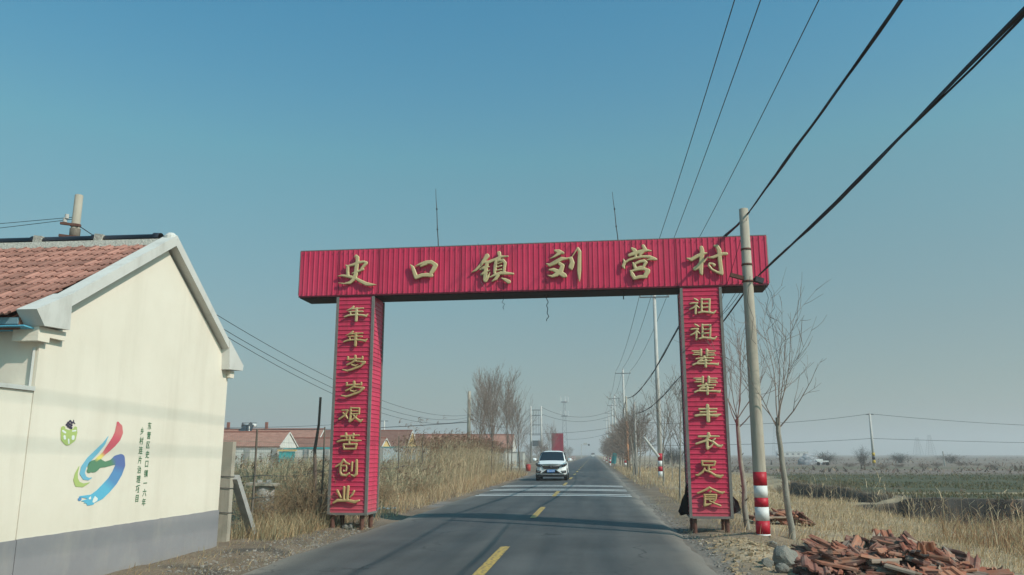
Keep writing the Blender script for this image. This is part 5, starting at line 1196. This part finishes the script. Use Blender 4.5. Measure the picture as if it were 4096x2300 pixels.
# shrubs
def bush_proto(name, h, w_, n_, m_, seed, cat_='bush', straight=.5):
    r_ = np.random.RandomState(seed); segs = []
    for i in range(n_):
        az = r_.rand()*6.28; th = (.15+.9*r_.rand())*w_; d = (math.sin(th)*math.cos(az), math.sin(th)*math.sin(az), math.cos(th))
        b_ = (w_*.25*h*r_.randn(), w_*.25*h*r_.randn(), -.05)
        grow(segs, r_, b_, d, h*(.6+.5*r_.rand()), .010, 0, 2, (6, 4), (.6, .7), .02, 4, .3, .16, .15)
    t_ = bpy.data.objects.new(name, None); col.objects.link(t_); t_['category'] = cat_
    mk('stems', seg_mesh('stems', [(*s[:6], max(s[6], .004), max(s[7], .003)) for s in segs[:n_*4]], 3), m_, t_, kind='stuff')
    mk('twigs', seg_mesh('twigs', [(*s[:6], max(s[6], .0032), max(s[7], .0025)) for s in segs[n_*4:]], 3), m_, t_, kind='stuff')
    return t_
M_bush = mat('brown brush twigs', (.25, .165, .095), .95, .3, 3, c2=(.38, .28, .17))
M_bushd = mat('dark grey brush twigs', (.06, .055, .045), .95, .3, 3)
bu = bush_proto('dry_bush', 1.15, .95, 42, M_bush, 3); bu.location = (-6.25, 17.4, gz(-6.2, 17.4)); bu['label'] = 'tangled brown dry bush between the fence and the left pillar'
dup(bu, (-6.9, 16.6, 0), 2., 'smaller tangled brown bush just right of the slanting brace', .72)
dup(bu, (-6.3, 24.0, 0), 1., 'low reddish brown bush on the verge behind the left pillar', .62)
dup(bu, (-6.1, 28.5, 0), 4., 'low brown bush at the near end of the tall reeds', .6)
b2_ = bush_proto('dark_shrub', 2.1, .38, 40, M_bushd, 4); 
for i, (px_, py_, s) in enumerate(((2668, 1856, 1.15), (2692, 1856, 1.1), (2714, 1856, 1.1), (3452, 1862, 1.0), (3602, 1851, .9), (3805, 1852, .8), (3300, 1858, .95))):
    p = onz(px_, py_, 0); l = ['left of three dark upright shrubs beyond the dry grass', 'middle of three dark upright shrubs beyond the dry grass', 'right of three dark upright shrubs beyond the dry grass', 'dark pointed shrub just left of the field pole', 'low dark shrub between the field pole and the marker post', 'low dark shrub right of the thin marker post', 'dark bush beside the tarpaulin heap'][i]
    sc_ = (s, s, s) if i < 4 else (s*2.2, s*2.2, s*.8)
    if i == 0: b2_.location = p; b2_.scale = sc_; b2_['label'] = l
    else: dup(b2_, p, i*1.3, l, sc_)
dk = bush_proto('dark_bush', .9, .8, 22, M_twig, 6); dk.location = (-6.55, 18.6, 0); dk['label'] = 'dark twiggy bush pressed against the left pillar'
for i in range(9):
    p = onz(3380+75*i+random.uniform(-20, 20), 1868+random.uniform(-6, 8), 0)
    dup(dk, p, i, ORD[i]+' dark scrub clump in the line before the ploughed field, counted from the left', (random.uniform(1, 2.), 1.2, random.uniform(.4, .7)))
# ================================================================== BROKEN TILES AND RUBBLE
m, t, b = newmat('broken terracotta'); n = t.nodes; L = t.links
oi = n.new('ShaderNodeObjectInfo'); rp = n.new('ShaderNodeValToRGB'); L.new(oi.outputs['Random'], rp.inputs[0]); rp.color_ramp.interpolation = 'CONSTANT'
for i, (pz, c) in enumerate(((0, (.095, .040, .028)), (.16, (.25, .078, .045)), (.36, (.30, .115, .068)), (.54, (.21, .085, .060)), (.70, (.36, .15, .085)), (.84, (.30, .225, .17)), (.93, (.16, .12, .10)))):
    e = rp.color_ramp.elements[i] if i < 2 else rp.color_ramp.elements.new(pz)
    e.position = pz; e.color = (*c, 1)
tc = n.new('ShaderNodeTexCoord'); va = n.new('ShaderNodeVectorMath'); va.operation = 'ADD'; L.new(tc.outputs['Object'], va.inputs[0]); vm = n.new('ShaderNodeMath'); vm.operation = 'MULTIPLY'; vm.inputs[1].default_value = 37; L.new(oi.outputs['Random'], vm.inputs[0]); L.new(vm.outputs[0], va.inputs[1])
nz = n.new('ShaderNodeTexNoise'); nz.inputs['Scale'].default_value = 9; nz.inputs['Detail'].default_value = 7; L.new(va.outputs[0], nz.inputs[0])
mr = n.new('ShaderNodeMapRange'); mr.inputs[1].default_value = .45; mr.inputs[2].default_value = .75; mr.inputs[4].default_value = .75; L.new(nz.outputs[0], mr.inputs[0])
mx = n.new('ShaderNodeMix'); mx.data_type = 'RGBA'; mx.inputs[7].default_value = (.30, .21, .155, 1); L.new(rp.outputs[0], mx.inputs[6]); L.new(mr.outputs[0], mx.inputs[0]); L.new(mx.outputs[2], b.inputs['Base Color']); b.inputs['Roughness'].default_value = .9
bp = n.new('ShaderNodeBump'); bp.inputs['Strength'].default_value = .4; bp.inputs['Distance'].default_value = .01; L.new(nz.outputs[0], bp.inputs['Height']); L.new(bp.outputs[0], b.inputs['Normal'])
M_sherd = m
def sherd(seed, L0, L1, x0, x1, j=.05):
    r_ = np.random.RandomState(seed); pr_ = [(x, h) for x, h in prof if x0 <= x <= x1]; n = len(pr_); v = []
    e0 = [L0+j*r_.randn() for _ in pr_]; e1 = [L1+j*.4*r_.randn() for _ in pr_]
    for e in (e0, e1):
        for th in (0, -.022):
            for (x, h), s_ in zip(pr_, e): v.append((x-(x0+x1)/2, s_-(L0+L1)/2, h*1.05+th))
    f = []
    for i in range(n-1):
        f += [(i, i+1, 2*n+i+1, 2*n+i), (n+i+1, n+i, 3*n+i, 3*n+i+1), (i+1, i, n+i, n+i+1), (2*n+i, 2*n+i+1, 3*n+i+1, 3*n+i)]
    f += [(0, 2*n, 3*n, n), (n-1, 2*n-1, 4*n-1, 3*n-1)]
    me = mesh('broken_tile', v, f); me.materials.append(M_sherd); return me
sh = [sherd(1, 0, .40, 0, .28, .006), sherd(2, 0, .30, 0, .28, .03), sherd(3, 0, .22, .04, .24), sherd(4, 0, .38, 0, .17), sherd(5, 0, .16, .1, .28), sherd(6, 0, .34, .06, .28), sherd(7, 0, .13, 0, .13)]
def heap_h(x, y):
    a = .26*math.exp(-((x-3.75)/.68)**2-((y-12.2)/.55)**2)+.21*math.exp(-((x-4.4)/.60)**2-((y-11.7)/.55)**2)+.12*math.exp(-((x-3.6)/.9)**2-((y-11.3)/.6)**2)
    return a
def put_sherd(x, y, z, k, rot, label, group=None):
    o = bpy.data.objects.new('broken_tile', sh[k]); col.objects.link(o); o.location = (x, y, z); o.rotation_euler = rot; k_ = .95+.3*rs.rand(); o.scale = (k_, k_, k_)
    return tag(o, label, 'roof tile', group)
def face_cam(tl):
    t_ = abs(.30+tl*rs.randn()*1.1) if rs.rand() < .7 else -.1+.2*rs.randn()
    return (Matrix.Rotation(.35*rs.randn(), 3, 'Z') @ Matrix.Rotation(t_, 3, 'X') @ Matrix.Rotation(.22*rs.randn(), 3, 'Y') @ Matrix.Rotation(6.28*rs.rand(), 3, 'Z')).to_euler()
# solid core of the heap: earth and fragments
hv = []; hf = []; nn = 44
for j in range(nn):
    for i in range(nn):
        x = 2.5+3.8*i/(nn-1); y = 10.2+3.4*j/(nn-1); hv.append((x, y, gz(x, y)+heap_h(x, y)*.86-.03+.05*float(fbm(np.array(x*5.), np.array(y*5.)))))
for j in range(nn-1):
    for i in range(nn-1): k = j*nn+i; hf.append((k, k+1, k+nn+1, k+nn))
o = mk('rubble_mound', mesh('rubble_mound', hv, hf, True), mat('rubble earth', (.13, .085, .06), .95, .5, 9, .9, c2=(.26, .17, .12))); tag(o, 'crumbled earth and tile dust under the broken tile heap', 'rubble', kind='stuff')
cnt = 0
while cnt < 190:
    x = 2.7+3.3*rs.rand(); y = 10.35+2.9*rs.rand(); hh = heap_h(x, y)
    if rs.rand() > hh*6-.05: continue
    tl = .5 if rs.rand() < .22 else .20
    put_sherd(x, y, gz(x, y)+hh*.95+.01+.07*rs.rand(), int(rs.choice(7, p=[.10, .17, .17, .17, .15, .14, .10])), face_cam(tl), 'broken red clay tile piece lying in the big heap at the right foreground', 'broken tiles in the big heap'); cnt += 1
o = put_sherd(4.05, 12.2, gz(4.05, 12.2)+.36, 0, (.95, .1, .25), 'whole red tile propped upright on the crest of the big heap')
for i in range(7): put_sherd(3.15+.035*i, 12.55+.03*i, gz(3.2, 12.5)+.13+.012*i, 0, (.35, .95, .5+.03*i), 'red tile in the leaning row at the left end of the big heap', 'leaning tile row')
for i in range(34):
    x = 4.2+.9*(rs.rand()-.5)*1.3; y = 19.6+.6*(rs.rand()-.5); put_sherd(x, y, gz(x, y)+.10+.18*max(0, 1-abs(x-4.2)/.7)*rs.rand(), int(rs.randint(0, 6)), (.3*rs.randn(), .3*rs.randn(), 6.28*rs.rand()), 'broken red tile in the small heap behind the banded pole', 'broken tiles in the small heap')
# fragments too small to pick apart
fv = []; ff = []
def chip(x, y, z, s):
    k = len(fv); p = (rs.rand(8, 3)-.5)*.6+np.array([(a, b_, c) for a in (-.5, .5) for b_ in (-.5, .5) for c in (-.3, .3)])
    fv.extend(p*s+np.array([x, y, z])); ff.extend([(k, k+1, k+3, k+2), (k+4, k+6, k+7, k+5), (k, k+4, k+5, k+1), (k+2, k+3, k+7, k+6), (k, k+2, k+6, k+4), (k+1, k+5, k+7, k+3)])
for i in range(700):
    x = 2.6+3.4*rs.rand(); y = 10.3+3.0*rs.rand(); hh = heap_h(x, y)
    if hh > .02: chip(x, y, gz(x, y)+hh*.9, .03+.06*rs.rand())
o = mk('tile_fragments', mesh('tile_fragments', fv, ff), M_sherd); tag(o, 'small red tile fragments strewn through the big heap', 'rubble', kind='stuff')
fv, ff = [], []
for i in range(2600):
    if rs.rand() < .6: y = 8.5+10*rs.rand()**1.3; x = RX0-.02-abs(rs.randn())*.5
    else: y = 10+16*rs.rand()**1.4; x = RX1+.03+abs(rs.randn())*.16
    chip(x, y, gz(x, y)+.003, .008+.035*rs.rand()**3)
o = mk('gravel', mesh('gravel', fv, ff), mat('grey gravel', (.14, .125, .11), .95, .4, 6, c2=(.32, .29, .255))); tag(o, 'loose grey gravel along both road edges', 'gravel', kind='stuff')
fv, ff = [], []
for i in range(900):
    x = 2.3+.45*rs.randn(); y = 13.2+1.3*rs.randn()
    if x > 1.8: chip(x, y, gz(x, y), .012+.06*rs.rand()**3)
o = mk('earth_clods', mesh('earth_clods', fv, ff), mat('sandy clods', (.33, .245, .155), .95, .25, 6, .4)); tag(o, 'sandy earth clods on the hump at the right road edge', 'earth', kind='stuff')
def rock(x, y, s, seed, label):
    r_ = np.random.RandomState(seed); bm = bmesh.new(); bmesh.ops.create_icosphere(bm, subdivisions=3, radius=1)
    pl_ = [(Vector(r_.randn(3)).normalized(), .55+.3*r_.rand()) for _ in range(9)]
    for v in bm.verts:
        for nv, dd in pl_:
            e = v.co.dot(nv)-dd
            if e > 0: v.co -= nv*e
        v.co *= 1+.07*r_.randn()*.5; v.co.z *= .85
    me = bpy.data.meshes.new('concrete_chunk'); bm.to_mesh(me); bm.free()
    o = mk('concrete_chunk', me, M_rock); o.location = (x, y, gz(x, y)+s*.4); o.scale = (s, s, s); o.rotation_euler = (0, 0, seed); return tag(o, label, 'stone')
M_rock = mat('rough grey concrete', (.17, .16, .14), .95, .3, 4, .9, c2=(.27, .255, .22), bscale=14)
p = onz(3150, 2262, 0); rock(p.x, p.y, .22, 3, 'large grey concrete chunk at the left front of the tile heap')
p = onz(3225, 2225, 0); rock(p.x, p.y, .14, 5, 'smaller grey concrete chunk behind the large one')
for i, (px_, py_, s) in enumerate(((3090, 2180, .09), (3075, 2270, .10), (3230, 2290, .09), (3130, 2290, .10), (1400, 2112, .09), (1380, 2110, .07), (1440, 2100, .08))):
    p = onz(px_, py_, 0); rock(p.x, p.y, s, 11+i, ['grey stone at the foot of the banded pole', 'small grey stone left of the large concrete chunk', 'small stone before the tile heap at the bottom edge', 'small stone below the large concrete chunk', 'pale stone under the left pillar, middle one', 'pale stone under the left pillar, left one', 'pale stone under the left pillar, right one'][i])
# ================================================================== HAZE
hz_ = MB().bbox(-4300, 4300, -4300, 4300, -3.5, 62).build('haze', None); hz_['kind'] = 'stuff'; tag(hz_, 'pale grey haze filling the air over the plain', 'haze')
m = bpy.data.materials.new('haze'); m.use_nodes = True; n = m.node_tree.nodes; n.remove(n['Principled BSDF'])
pv = n.new('ShaderNodeVolumePrincipled'); pv.inputs['Color'].default_value = (.86, .85, .86, 1); pv.inputs['Density'].default_value = .0011; pv.inputs['Anisotropy'].default_value = .2
m.node_tree.links.new(pv.outputs[0], n['Material Output'].inputs['Volume']); hz_.data.materials.append(m)
